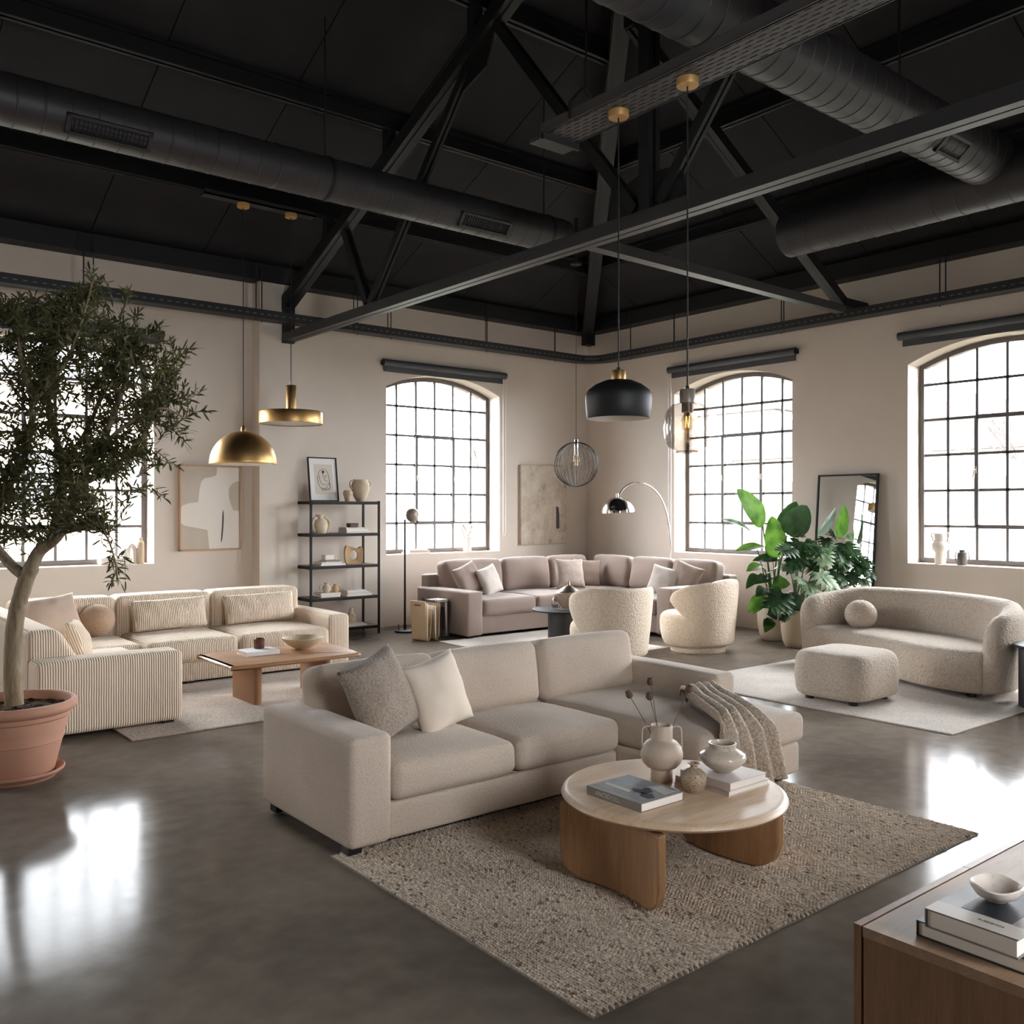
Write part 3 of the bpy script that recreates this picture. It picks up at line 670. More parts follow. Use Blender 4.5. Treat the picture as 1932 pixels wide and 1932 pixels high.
for x in (1.05,2.65,4.55,5.85,6.35,7.95,9.25):
    for dx in (-.045,.045):
        m=MB(); m.tube([(x+dx*1.5,pa+dx*1.6,zt-.06),(x+dx*1.5,pa+dx*1.6,4.5)],.007,6); O('hanger_rod',m,M['steel'],t)
for y in (9.6,8.75,6.95,4.9,3.2):
    for dx in (-.045,.045):
        m=MB(); m.tube([(pb+dx*1.6,y+dx*1.5,zt-.06),(pb+dx*1.6,y+dx*1.5,4.5)],.007,6); O('hanger_rod',m,M['steel'],t)
# perforated tray carrying the two pendants
TX,TZ=4.2,4.12; TW=.27
t=thing('cable_tray','wide black slotted cable tray with two brass ceiling cups','tray',(TX,4.0,TZ))
m=MB(); yA,yB=-1.3,4.72; rows=7
for r_ in range(rows+1):
    x=TX-TW/2+TW*r_/rows; m.box(x-.0135,x+.0135,yA,yB,TZ,TZ+.006)
for r_ in range(rows):
    x0=TX-TW/2+TW*r_/rows; k=0; y=yB-.02-(.04 if r_%2 else 0)
    while y>yA: m.box(x0+.006,x0+TW/rows-.006,y-.036,y,TZ+.001,TZ+.005); y-=.085
for s in (-1,1): m.box(TX+s*TW/2-.006,TX+s*TW/2+.006,yA,yB,TZ,TZ+.075)
O('tray_channel',m,M['tray_lit'],t,angle=25)
m=MB(); m.box(TX-TW/2-.02,TX+TW/2+.02,yB-.04,yB+.10,TZ-.03,TZ-.005); m.box(TX-TW/2-.02,TX+TW/2+.04,yB-.05,yB-.03,TZ-.04,TZ+.01); O('end_bracket',m,M['duct'],t,angle=25)
for y in (4.42,1.2):
    m=MB(); zt_=zroofA(YK+abs(y-YK)); m.tube([(TX-TW/2-.01,y,TZ+.02),(TX-TW/2-.01,y,TZ+.12),(TX-.05,y,TZ+.22),(TX,y,TZ+.26),(TX,y,zt_)],.009,8); m.tube([(TX+TW/2+.01,y,TZ+.02),(TX+TW/2+.01,y,TZ+.12),(TX+.05,y,TZ+.22),(TX,y,TZ+.26)],.009,8); O('hanger_rod',m,M['steel'],t)
t=thing('cable_tray','short black perforated tray under the lowest left purlin','tray',(4.1,9.4,4.84))
m=MB(); m.box(3.5,4.75,9.36,9.48,4.845,4.865); m.box(3.5,4.75,9.36,9.368,4.845,4.90); O('tray_channel',m,M['traysteel2'],t,angle=25)
# ================================================================== PENDANT LAMPS
def pendant(name,label,x,y,ztop,parts):
    t=thing(name,label,'lamp',(x,y,parts['base']),0,'pendant lamps')
    m=MB(); m.lathe([(0,ztop-.045),(.062,ztop-.045),(.065,ztop-.04),(.065,ztop),(0,ztop)],32,Matrix.Translation((x,y,0)))
    O('ceiling_cup',m,M[parts.get('cupm','brasscup')],t)
    m=MB(); m.tube([(x,y,ztop-.04),(x,y,parts['cord'])],.005,8); O('cord',m,M['cord_line'],t)
    T=Matrix.Translation((x,y,0))
    for (nm,prof,mat) in parts['lathes']:
        m=MB(); m.lathe(prof,56,T); fixn(O(nm,m,M[mat],t,angle=50))
    return t
p=at(459,877,9.97); x,y=p.x,p.y; zb=p.z; r=.352
dome=[(r*math.cos(R(a)),zb+r*.98*math.sin(R(a))) for a in range(0,88,4)]+[(.012,zb+r*.98)]
inner=[(.012,zb+r*.955)]+[((r-.006)*math.cos(R(a)),zb+(r*.98-.006)*math.sin(R(a))) for a in range(86,-1,-4)]
pendant('dome_pendant','brushed brass dome pendant hanging left of the bookcase',x,9.42,4.845,dict(base=zb,cord=zb+.36,lathes=[('shade',dome,'brass'),('shade_lining',inner+[(r,zb)],'shade_in'),('cap',[(0,zb+.335),(.02,zb+.335),(.018,zb+.40),(0,zb+.41)],'brass')])) if False else None
def hang(px,py,y,ztop):                                    # plan position where the sight line reaches depth y
    dr=at(px,py,1)-Vector((0,0,EYE)); k=y/dr.y; return dr.x*k, EYE+dr.z*k, k
x,zb,k=hang(459,876,9.42,0); r=123/FPX*k/2
dome=[(r,zb),(r+.003,zb+.004)]+[(r*math.cos(R(a)),zb+.006+r*math.sin(R(a))) for a in range(4,88,4)]+[(.012,zb+.006+r)]
inner=[(.012,zb+r-.01)]+[((r-.008)*math.cos(R(a)),zb+(r-.01)*math.sin(R(a))) for a in range(86,-1,-4)]+[(r,zb)]
pendant('dome_pendant','brushed brass dome pendant hanging in front of the framed abstract',x,9.42,4.845,dict(base=zb,cord=zb+r,lathes=[('shade',dome,'brass'),('shade_lining',inner,'shade_in'),('cap',[(0,zb+r-.01),(.026,zb+r-.01),(.022,zb+r+.05),(.008,zb+r+.065),(0,zb+r+.065)],'brass')]))
x,zb,k=hang(549,800,9.42,0); r=117/FPX*k/2
pendant('disc_pendant','flat brass disc pendant with a tall stem near the bookcase',x,9.42,4.845,dict(base=zb,cord=zb+.29,lathes=[('shade',[(r-.012,zb+.004),(r,zb),(r+.002,zb+.01),(r+.002,zb+.125),(r-.006,zb+.135),(.05,zb+.14),(0,zb+.14)],'brass'),('shade_lining',[(0,zb+.03),(r-.03,zb+.026),(r-.004,zb+.006)],'shade_in'),('stem',[(0,zb+.135),(.055,zb+.135),(.055,zb+.42),(.05,zb+.425),(0,zb+.425)],'brass'),('cable_grip',[(0,zb+.42),(.012,zb+.42),(.010,zb+.47),(0,zb+.475)],'nickel')]))
def hangx(px,py,x):
    dr=at(px,py,1)-Vector((0,0,EYE)); k=x/dr.x; return dr.y*k, EYE+dr.z*k, k
y,zb,k=hangx(1167,790,4.2); r=126/FPX*k/2; z=zb
pendant('black_pendant','matt black metal pendant with a brass neck over the swivel chairs',4.2,y,TZ+.003,dict(base=zb,cord=zb+.28,lathes=[
 ('shade',[(r*.93,z),(r*.945,z+.003),(r*.985,z+.08),(r,z+.125),(r*.985,z+.155),(r*.92,z+.18),(r*.7,z+.215),(r*.42,z+.24),(r*.215,z+.247)],'shade_black'),
 ('shade_lining',[(r*.93,z),(r*.92,z+.004),(r*.96,z+.10),(r*.9,z+.165),(r*.5,z+.215),(0,z+.235)],'shade_in'),
 ('neck',[(0,z+.245),(r*.215,z+.245),(r*.215,z+.30),(r*.2,z+.306),(0,z+.306)],'brass'),('cable_grip',[(0,z+.30),(.012,z+.30),(.011,z+.325),(0,z+.33)],'cord_line')]))
y,zb,k=hangx(1297,855,4.2); r=90/FPX*k/2; z=zb; H=95/FPX*k
prof=[(0,.02),(r*.5,.012),(r*.52,0),(r*.56,0),(r*.58,.018),(r*.8,.035),(r*.95,.075),(r,.13),(r*.97,.19),(r*.86,.235),(r*.62,.265),(r*.3,.275)]
prof=[(a,z+b*H/.275) for a,b in prof]
t=pendant('glass_pendant','clear glass jar pendant with a glowing bulb by the far window',4.2,y,TZ+.003,dict(base=zb,cord=z+H+.06,lathes=[
 ('glass_shade',prof,'lampglass'),('socket',[(0,z+H-.055),(.034,z+H-.055),(.034,z+H),(.045,z+H),(.045,z+H+.075),(.04,z+H+.08),(0,z+H+.08)],'taupe'),
 ('cable_grip',[(0,z+H+.08),(.012,z+H+.08),(.010,z+H+.10),(0,z+H+.105)],'cord_line'),
 ('bulb',[(.014,z+H-.055),(.02,z+H-.075),(.036,z+H-.10),(.040,z+H-.125),(.034,z+H-.15),(.018,z+H-.165),(0,z+H-.168)],'bulbglass')]))
m=MB(); pts=[]
for q in range(6):
    a=2*PI*q/6; pts+=[(4.2+.012*math.cos(a),y+.012*math.sin(a),z+H-(.08 if q%2 else .145))]
m.tube(pts,.0012,5,closed=True); O('filament',m,M['filament'],t)
# wire ball
c=at(1087,876,12.1); r=.292
t=thing('wire_pendant','black wire sphere pendant hanging over the grey corner sofa','lamp',(c.x,c.y,c.z-r),0,'pendant lamps')
zr=min(zroofA(c.y),zroofB(c.x)); ztop=4.90
m=MB(); m.lathe([(0,ztop-.10),(.07,ztop-.10),(.075,ztop-.09),(.075,ztop-.075),(0,ztop-.07)],28,Matrix.Translation((c.x,c.y,0))); m.tube([(c.x,c.y,ztop-.08),(c.x,c.y,zr+.01)],.02,8); O('ceiling_cup',m,M['steel'],t)
m=MB(); m.tube([(c.x,c.y,ztop-.09),(c.x,c.y,c.z+r)],.004,6); O('cord',m,M['cord_line'],t)
m=MB()
for q in range(30):
    a=2*PI*q/30; m.tube([(c.x+r*math.sin(R(b))*math.cos(a),c.y+r*math.sin(R(b))*math.sin(a),c.z+r*math.cos(R(b))) for b in range(3,178,7)],.0035,5)
for zz in (-.995,.995): m.tube([(c.x+.035*math.cos(R(a)),c.y+.035*math.sin(R(a)),c.z+r*zz) for a in range(0,360,30)],.005,6,closed=True)
O('wire_cage',m,M['wire'],t)
m=MB(); T=Matrix.Translation((c.x,c.y,0)); m.lathe([(0,c.z+r+.03),(.022,c.z+r+.03),(.028,c.z+r),(.028,c.z+.12),(.02,c.z+.11),(0,c.z+.11)],20,T); O('socket',m,M['chrome'],t)
m=MB()
for q in range(3):
    a=2*PI*q/3; m.lathe([(0,c.z+.12),(.012,c.z+.12),(.02,c.z+.06),(.02,c.z-.02),(0,c.z-.05)],12,Matrix.Translation((c.x+.045*math.cos(a),c.y+.045*math.sin(a),0)))
O('bulb',m,M['bulbglass'],t)

# ================================================================== MAIN SOFA
t=thing('corner_sofa','oatmeal woven chaise sofa on the chunky rug in the foreground','sofa',(3.3,4.1,0))
def rb(name,*a,mat='sofa',par=None,label=None,**k):
    m=MB(); m.rbox(*a,**k); return O(name,m,M[mat],par,angle=60,label=label)
S='sofa'
rb('arm',2.04,2.27,3.69,4.64,.05,.56,par=t,r=.035,puff=(.006,.006,.008))
rb('arm',4.56,4.76,3.64,4.64,.06,.57,par=t,r=.035,puff=(.006,.006,.008))
rb('base',2.26,3.775,3.715,4.6,.05,.222,par=t,r=.02)
rb('base',3.78,4.69,3.13,4.6,.06,.245,par=t,r=.025,label='chaise base')
rb('back_frame',2.25,4.6,4.42,4.64,.05,.58,par=t,r=.03)
rb('seat_cushion',2.275,3.025,3.69,4.45,.225,.40,par=t,r=.05,puff=(0,.01,.03),n=10,wob=.006)
rb('seat_cushion',3.032,3.785,3.69,4.45,.225,.40,par=t,r=.05,puff=(0,.01,.03),n=10,wob=.006)
rb('chaise_cushion',3.79,4.72,3.11,4.45,.245,.415,par=t,r=.045,puff=(.006,.01,.028),n=12,wob=.006)
for a,b in ((2.22,2.985),(2.99,3.75),(3.755,4.59)):
    m=MB(); m.rbox(-(b-a)/2,(b-a)/2,-.11,.11,0,.38,r=.06,puff=(.006,.035,.012),n=10,wob=.008)
    Mx=Matrix.Translation(((a+b)/2,4.43,.385))@Matrix.Rotation(R(-9),4,'X')
    m.v=[tuple(Mx@Vector(v)) for v in m.v]; O('back_cushion',m,M['sofa'],t,angle=60)
for (x,y) in ((2.10,3.78),(2.10,4.55),(3.7,3.8),(3.86,3.24),(4.60,3.24),(4.62,4.5)):
    m=MB(); m.box(x-.035,x+.035,y-.035,y+.035,.012,.075); O('foot',m,M['foot'],t)

# throw pillows
def pillowmesh(w,h,t,n=22,c=.07,wr=.012,seed=0):
    m=MB(); 
    def f(sg):
        def q(a,b):
            u,v=2*a-1,2*b-1
            x=w/2*u*(1-c*(1-v*v)*abs(u)); z=h/2*v*(1-c*(1-u*u)*abs(v))
            th=t/2*((1-u*u)**.42*(1-v*v)**.42)
            nn=noise.noise(Vector((x*9+seed,z*9,sg*3)))*wr*min(1,th/(t*.2)) if th>0 else 0
            return (x,sg*(th+nn)-0,z)
        return q
    m.grid(f(-1),n,n); 
    o=len(m.v); m.grid(f(1),n,n); k=len(m.f)//2
    m.f[k:]=[tuple(reversed(q)) for q in m.f[k:]]
    return m
def pillow(name,label,pos,w,h,th,yaw=0,tilt=0,roll=0,mat='pillow_cream',cat='cushion',group=None,seed=0,c=.07,pipe=False):
    m=pillowmesh(w,h,th,seed=seed,c=c)
    Mr=Matrix.Rotation(yaw,4,'Z')@Matrix.Rotation(tilt,4,'X')@Matrix.Rotation(roll,4,'Y')
    o=O(name,m,M[mat],None,world=False,loc=pos,rot=Mr.to_euler(),angle=70)
    import bmesh
    b=bmesh.new(); b.from_mesh(o.data); bmesh.ops.remove_doubles(b,verts=b.verts,dist=.0008); bmesh.ops.recalc_face_normals(b,faces=b.faces); b.to_mesh(o.data); b.free()
    tag(o,label,cat,group); return o
def atY(px,py,y):
    dr=at(px,py,1)-Vector((0,0,EYE)); k=y/dr.y; return Vector((dr.x*k,y,EYE+dr.z*k))
def atX(px,py,x):
    dr=at(px,py,1)-Vector((0,0,EYE)); k=x/dr.x; return Vector((x,dr.y*k,EYE+dr.z*k))
def atZ(px,py,z):
    dr=at(px,py,1)-Vector((0,0,EYE)); k=(z-EYE)/dr.z; return Vector((dr.x*k,dr.y*k,z))
pillow('throw_pillow','taupe chunky-weave cushion against the near sofa arm',atY(719,1314,4.10),.42,.44,.19,R(16),R(-20),R(-14),'pillow_taupe',group='cushions on the oatmeal sofa',seed=1)
pillow('throw_pillow','smooth cream linen cushion leaning on the oatmeal sofa back',atY(826,1308,4.14),.38,.40,.16,R(6),R(-17),R(-11),'pillow_cream',group='cushions on the oatmeal sofa',seed=5)
# knitted throw over the chaise
def throw():
    m=MB(); W=.50
    path=[(4.37,3.64,.462),(4.35,3.60,.475),(4.30,3.50,.468),(4.23,3.36,.464),(4.15,3.20,.456),(4.12,3.115,.436),(4.115,3.08,.38),(4.12,3.07,.28),(4.13,3.068,.18),(4.14,3.066,.11)]
    P=spline(path,6); wid=[.38,.42,.44,.46,.47,.48,.49,.50,.51,.51]
    def f(a,b):
        s=a*(len(P)-1); i=min(int(s),len(P)-2); fr=s-i; p=P[i].lerp(P[i+1],fr)
        wi=a*(len(wid)-1); k=min(int(wi),len(wid)-2); w_=wid[k]+(wid[k+1]-wid[k])*(wi-k)
        u=b-.5
        fold=.5+.5*math.sin(b*2*PI*4.6+1.3*math.sin(a*4)+a*1.4); fold=fold**1.2*.056*(1.3-.4*a)
        fold+=.008*noise.noise(Vector((b*7,a*9,1)))
        drop=max(0,min(1,(a-.5)/.12))
        x=p.x+u*w_*1.05+.02*math.sin(a*5+b*3); y=p.y+u*.10*(1-drop)-fold*drop; z=p.z+fold*(1-drop)-.0+.03*u*(1-drop)*(-1)
        if a<.04: z-= .02
        return (x,y,z)
    m.grid(f,64,72); return m
o=O('throw_blanket',throw(),M['knit'],angle=80); tag(o,'beige knitted throw draped over the chaise end','blanket')
s=o.modifiers.new('thickness','SOLIDIFY'); s.thickness=.012; s.offset=-1 if False else 1

# ================================================================== MAIN RUG: looped wool, tufts modelled
def tuftrug():
    x0,x1,y0,y1=2.015,4.63,2.09,3.82
    vs=[];fs=[];cl=[]
    rnd=random.Random(3); px_,py_=.0138,.0165
    nx=int((x1-x0)/px_); ny=int((y1-y0)/py_)
    for i in range(nx):
        dk=0
        for j in range(ny):
            x=x0+(i+.5)*px_; y=y0+(j+.5+(i%2)*.5)*py_+.004*math.sin(i*2.9)
            nz=noise.noise(Vector((x*2.2,y*2.2,0)))
            if dk>0: dk-=1
            elif rnd.random()<.028+.05*max(0,nz): dk=1
            b=rnd.uniform(.74,1.12)*(1+.12*nz+.06*noise.noise(Vector((x*9,y*1.2,4))))
            base=lin((216,200,182)) if not dk else lin((150,134,120))
            c=(base[0]*b,base[1]*b,base[2]*b,1)
            h=.0145+rnd.uniform(-.003,.002); a=px_*(.49 if not dk else .42); e=py_*(.70 if not dk else .95)
            o=len(vs)
            for (q,zz) in ((1,.003),(.84,h*.74)):
                for k in range(5):
                    t_=2*PI*(k+.5*(q<1))/5; vs.append((x+a*q*math.cos(t_),y+e*q*math.sin(t_),zz))
            vs.append((x,y,h))
            for k in range(5):
                k2=(k+1)%5
                fs.append((o+k,o+k2,o+5+k2,o+5+k)); fs.append((o+5+k,o+5+k2,o+10))
            cl+= [c]*11
    return vs,fs,cl
t=thing('area_rug','chunky looped wool rug with dark flecks under the round table','rug',(3.3,2.95,0))
m=MB(); m.box(2.012,4.633,2.087,3.823,0,.006); O('backing',m,M['rugback'],t)
vs,fs,cl=tuftrug(); m=MB(); m.v=vs; m.f=fs; o=O('pile',m,M['tuft'],t,angle=180)
ca=o.data.color_attributes.new('dye','FLOAT_COLOR','POINT')
ca.data.foreach_set('color',[q for c in cl for q in c]); o['kind']='stuff'

# ================================================================== ROUND COFFEE TABLE
CX,CY=3.075,2.69; TZc=.385
t=thing('coffee_table','round pale oak coffee table on two curved slab legs','table',(CX,CY,.016))
m=MB(); m.lathe([(0,.335),(.40,.335),(.455,.343),(.478,.352),(.487,.362),(.482,.374),(.470,.383),(.455,TZc),(0,TZc)],96,Matrix.Translation((CX,CY,0))); O('tabletop',m,M['oak'],t,angle=50)
for sx in (-1,1):
    m=MB(); N=28; hl=.285; th=.046; r=.11
    def fp(u,sd,z,sx=sx):
        y=CY+u*hl; x=CX+sx*(.385-.06*(1-u*u))+sd*th/2; return (x,y,z)
    prof=[]
    us=[-1+2*k/N for k in range(N+1)]
    def zlow(u):
        e=hl*(1-abs(u)); return .016 if e>r else .016+r-math.sqrt(max(0,r*r-(r-e)**2))
    vs=[];fs=[]
    for u in us:
        for sd in (-1,1):
            for z in (zlow(u),.336): vs.append(fp(u*.999,sd,z))
    for k in range(N):
        a=k*4;b=a+4
        fs+=[(a,b,b+1,a+1),(a+3,b+3,b+2,a+2),(a+1,b+1,b+3,a+3),(a+2,b+2,b,a)]
    fs+=[(0,1,3,2),(N*4+2,N*4+3,N*4+1,N*4)]
    m.add(vs,fs); o=fixn(O('leg',m,M['oakleg'],t,angle=35))
    bv=o.modifiers.new('soften','BEVEL'); bv.width=.008; bv.segments=2; bv.limit_method='ANGLE'; bv.angle_limit=R(50)

# ---- books
def book(label,x0,x1,y0,y1,z0,h,cov,spine='-y',group=None,rz=0,name='book',cth=.003,parent_extra=None,over=.004):
    cx,cy=(x0+x1)/2,(y0+y1)/2; w,d=(x1-x0),(y1-y0)
    t=thing(name,label,'book',(cx,cy,z0),rz,group)
    m=MB(); m.box(-w/2,w/2,-d/2,d/2,0,cth); m.box(-w/2,w/2,-d/2,d/2,h-cth,h)
    if spine=='-y': m.box(-w/2,w/2,-d/2,-d/2+cth,cth,h-cth)
    if spine=='+y': m.box(-w/2,w/2,d/2-cth,d/2,cth,h-cth)
    if spine=='-x': m.box(-w/2,-w/2+cth,-d/2,d/2,cth,h-cth)
    if spine=='+x': m.box(w/2-cth,w/2,-d/2,d/2,cth,h-cth)
    O('cover',m,M[cov],t,world=False,angle=25)
    m=MB(); a=[-w/2+over,w/2-over,-d/2+over,d/2-over]
    m.box(*a,cth,h-cth); O('pages',m,M['paper'],t,world=False,angle=25)
    return t
def text(body,size,mat,par,Mx,name='lettering'):
    cu=bpy.data.curves.new('t','FONT'); cu.body=body; cu.size=size; cu.align_x='CENTER'; cu.align_y='CENTER'; cu.extrude=.0003
    o=bpy.data.objects.new('t',cu); col.objects.link(o)
    dg=bpy.context.evaluated_depsgraph_get(); me=bpy.data.meshes.new_from_object(o.evaluated_get(dg))
    me.transform(Mx); bpy.data.objects.remove(o); me.materials.clear(); me.materials.append(M[mat])
    q=bpy.data.objects.new(name,me); col.objects.link(q); q.parent=par; return q
def flat(name,pts,z,mat,par,th=.0006):
    m=MB(); m.prism([(x,y,z) for x,y in pts],(0,0,th)); return fixn(O(name,m,M[mat],par,world=False,angle=25))
b=book('thick hardback with a grey photographic cover and lettered spine',2.715,2.972,2.54,2.855,TZc,.037,'greyc','-x')
# local frame: spine faces -x ; cover picture
flat('cover_print',[(-.095,-.156),(.127,-.156),(.127,.156),(-.095,.156)],.037,'greyprint',b)
flat('cover_print',[(-.06,-.02),(-.03,-.02),(-.03,.14),(-.055,.12)],.0377,'printlight',b)
flat('cover_print',[(-.03,-.075),(.02,-.085),(.05,-.04),(.035,-.02),(.01,-.035),(-.005,.005),(-.03,.0)],.0377,'printdark',b)
flat('cover_print',[(-.06,-.13),(-.03,-.14),(.0,-.10),(-.02,-.06),(-.055,-.08)],.0377,'printdark',b)
flat('cover_print',[(.03,-.14),(.10,-.14),(.11,-.05),(.06,-.02),(.04,-.09)],.0377,'printlight',b)
Ms=Matrix.Translation((-.1287,.06,.0185))@Matrix.Rotation(R(-90),4,'Z')@Matrix.Rotation(R(90),4,'X')
text('ANCED',.026,'letter',b,Ms)
text('THE CLASSIC',.007,'letter',b,Matrix.Translation((0,-.065,.004))@Ms); text('PHOTOGRAPHS',.007,'letter',b,Matrix.Translation((0,-.075,-.006))@Ms)
book('pale hardback at the bottom of the stack under the low bowl vase',3.155,3.44,2.45,2.745,TZc,.026,'lilac','-x','books on the round coffee table')
b=book('pale lilac hardback on top of the stack under the low bowl vase',3.150,3.405,2.44,2.712,TZc+.026,.034,'lilac','-x','books on the round coffee table')
# ---- vessels
def vessel(name,label,cat,x,y,z,prof,mat,group=None,seg=48,kids=(),scale=1):
    m=MB(); m.lathe([(r*scale,q*scale) for r,q in prof],seg); o=fixn(O(name,m,M[mat],None,world=False,loc=(x,y,z),angle=50)); return tag(o,label,cat,group)
def handle(par,pts,r,mat,name='handle'):
    m=MB(); m.tube(spline(pts,6),r,10); return O(name,m,M[mat],par,world=False)
p=atZ(1241,1464,TZc); vx,vy=3.115,2.79
v=vessel('handled_vase','matt taupe round vase with two thin handles and dried stems','vase',vx,vy,TZc,[(0,0),(.047,0),(.049,.003),(.049,.05),(.048,.054),(.068,.064),(.086,.084),(.094,.11),(.094,.128),(.086,.154),(.068,.174),(.05,.184),(.0485,.188),(.0485,.246),(.046,.249),(.043,.246),(.043,.188),(.06,.17),(.08,.14),(.085,.11),(.07,.08),(.05,.065),(0,.06)],'vase')
for s in (-1,1):
    q=Vector((CA,-SA,0))*s
    handle(v,[q*.047+Vector((0,0,.238)),q*.072+Vector((0,0,.241)),q*.086+Vector((0,0,.228)),q*.0885+Vector((0,0,.19)),q*.0895+Vector((0,0,.142))],.0042,'vase')
def pod(label,tip,base,r=.016,ln=.036):
    tip=Vector(tip);base=Vector(base)
    t=thing('dried_poppy_stem',label,'dried flower',base,0,'dried seed pods in the taupe vase')
    m=MB(); m.tube([base,base.lerp(tip,.5)+Vector((.002,.002,.004)),tip],[.0017,.0016,.0018],6); O('stem',m,M['stemd'],t)
    q=(tip-base).normalized().to_track_quat('Z','Y').to_matrix().to_4x4(); q.translation=tip-(tip-base).normalized()*.004
    m=MB(); m.lathe([(0,0),(r*.4,.002),(r*.85,.008),(r,.016),(r*.92,.024),(r*.6,.031),(r*.45,.033),(r*.75,.036),(r*.6,.039),(0,.038)],12,q)
    for k in range(6):
        a=2*PI*k/6; m.tube([q@Vector((r*.75*math.cos(a),r*.75*math.sin(a),.005)),q@Vector((r*1.05*math.cos(a),r*1.05*math.sin(a),.018)),q@Vector((r*.55*math.cos(a),r*.55*math.sin(a),.036))],.0012,5)
    O('seed_pod',m,M['podm'],t)
fwv=4.22
dep=(SA*vx+CA*vy)
zin=TZc+.15
pod('dried seed pod leaning left out of the taupe vase',at(1190,1316,dep),(vx-.012,vy+.01,zin))
pod('tallest dried seed pod standing upright in the taupe vase',at(1228,1292,dep+.02),(vx-.002,vy+.006,zin))
pod('dried seed pod just below the tallest one',at(1227,1320,dep-.02),(vx-.006,vy-.008,zin))
pod('darkest dried seed pod leaning right out of the taupe vase',at(1297,1306,dep),(vx+.012,vy-.006,zin),.017)
p=atZ(1311,1497,TZc)
vessel('bud_vase','small speckled clay bud vase in front of the book stack','vase',p.x+.015,p.y+.018,TZc,[(0,0),(.03,0),(.036,.004),(.05,.03),(.055,.055),(.05,.08),(.033,.096),(.018,.102),(.015,.108),(.016,.116),(.025,.122),(.024,.126),(.019,.124),(.012,.112),(.012,.10),(.03,.09),(.04,.05),(0,.02)],'speck')
p=atZ(1360,1448,TZc+.06)
vessel('low_vase','squat glazed stoneware vase on the pale book stack','vase',3.275,2.578,TZc+.06,[(0,0),(.036,0),(.042,.004),(.075,.026),(.098,.048),(.104,.064),(.098,.078),(.075,.093),(.058,.101),(.056,.11),(.061,.121),(.06,.126),(.054,.125),(.05,.112),(.052,.10),(.08,.08),(.09,.06),(.05,.02),(0,.012)],'glaze')
# ================================================================== CORDUROY CORNER SOFA
t=thing('corduroy_sofa','cream corduroy L-shaped sofa behind the potted olive tree','sofa',(3.0,8.6,0))
kw=dict(mat='cord',par=t)
rb('base',1.46,4.43,8.36,9.5,.03,.2,r=.02,**kw); rb('base',1.46,2.41,7.1,8.4,.03,.2,r=.02,**kw)
rb('arm',1.42,2.42,6.90,7.17,.03,.545,r=.04,puff=(.005,.005,.008),n=8,**kw)
rb('arm',4.40,4.64,8.38,9.55,.03,.53,r=.04,puff=(.005,.005,.01),**kw)
rb('seat_cushion',1.72,2.43,7.17,8.42,.2,.40,r=.05,puff=(.01,0,.02),n=8,wob=.004,**kw)
rb('seat_cushion',1.72,2.60,8.42,9.3,.2,.40,r=.05,puff=(0,.01,.02),n=8,wob=.004,**kw)
rb('seat_cushion',2.61,3.455,8.34,9.3,.2,.41,r=.06,puff=(0,.012,.025),n=8,wob=.004,**kw)
rb('seat_cushion',3.465,4.40,8.34,9.3,.2,.41,r=.06,puff=(0,.012,.025),n=8,wob=.004,**kw)
for a,b in ((1.70,2.585),(2.59,3.505),(3.51,4.47)): rb('back_cushion',a,b,9.19,9.52,.3,.765,r=.055,puff=(.004,.02,.01),n=8,**kw)
m=MB(); m.rbox(1.42,1.74,7.19,9.52,.2,.735,r=.05,puff=(0,.005,.01),n=8)
m.v=[(x+(.12*(.56-z)/.2 if x>1.55 else 0),y,z) if z>.2 else (x,y,z) for x,y,z in m.v]; O('back_cushion',m,M['cord'],t,angle=60,label='sloped back cushion of the short side')
for (x,y) in ((1.52,6.97),(2.32,6.97),(4.55,8.46),(3.0,8.42)):
    m=MB(); m.box(x-.04,x+.04,y-.04,y+.04,0,.04); O('foot',m,M['foot'],t)
def lum(px0,px1,py,yy,label,h):
    a=atY(px0,py,yy); b=atY(px1,py,yy); w=b.x-a.x
    pillow('lumbar_cushion',label,((a.x+b.x)/2,yy+.02,.43+h/2),w,h,.16,0,R(-14),R(-1),'cord',group='cushions on the corduroy sofa',c=.03)
lum(249,391,1165,9.05,'left of the two long corduroy lumbar cushions',.30)
lum(424,556,1155,9.05,'long corduroy lumbar cushion by the sofa arm near the bookcase',.30)
pillow('throw_pillow','taupe linen cushion in the far corner of the corduroy sofa',atY(97,1163,8.98),.50,.38,.17,R(10),R(-26),R(-6),'pillow_sand',group='cushions on the corduroy sofa',seed=3)
pillow('throw_pillow','cream striped cushion leaning on the short corduroy back',(1.87,7.66,.575),.40,.34,.18,R(70),R(-20),R(3),'cord',group='cushions on the corduroy sofa',seed=8)
def ball(label,c,r,mat,group=None,sq=.94):
    m=MB(); prof=[(r*math.sin(R(a)),-r*sq*math.cos(R(a))) for a in range(0,181,8)]; prof[0]=(0,-r*sq); prof[-1]=(0,r*sq)
    m.lathe(prof,40); m.v=[(x,y,max(z,-r*.88)) for x,y,z in m.v]
    return tag(O('ball_cushion',m,M[mat],None,world=False,loc=c),label,'cushion',group)
fb=8.62; c=at(182,1177,fb); ball('round tan boucle ball cushion on the corduroy sofa',(c.x,c.y,.412+.162*.88),.165,'ball_tan')
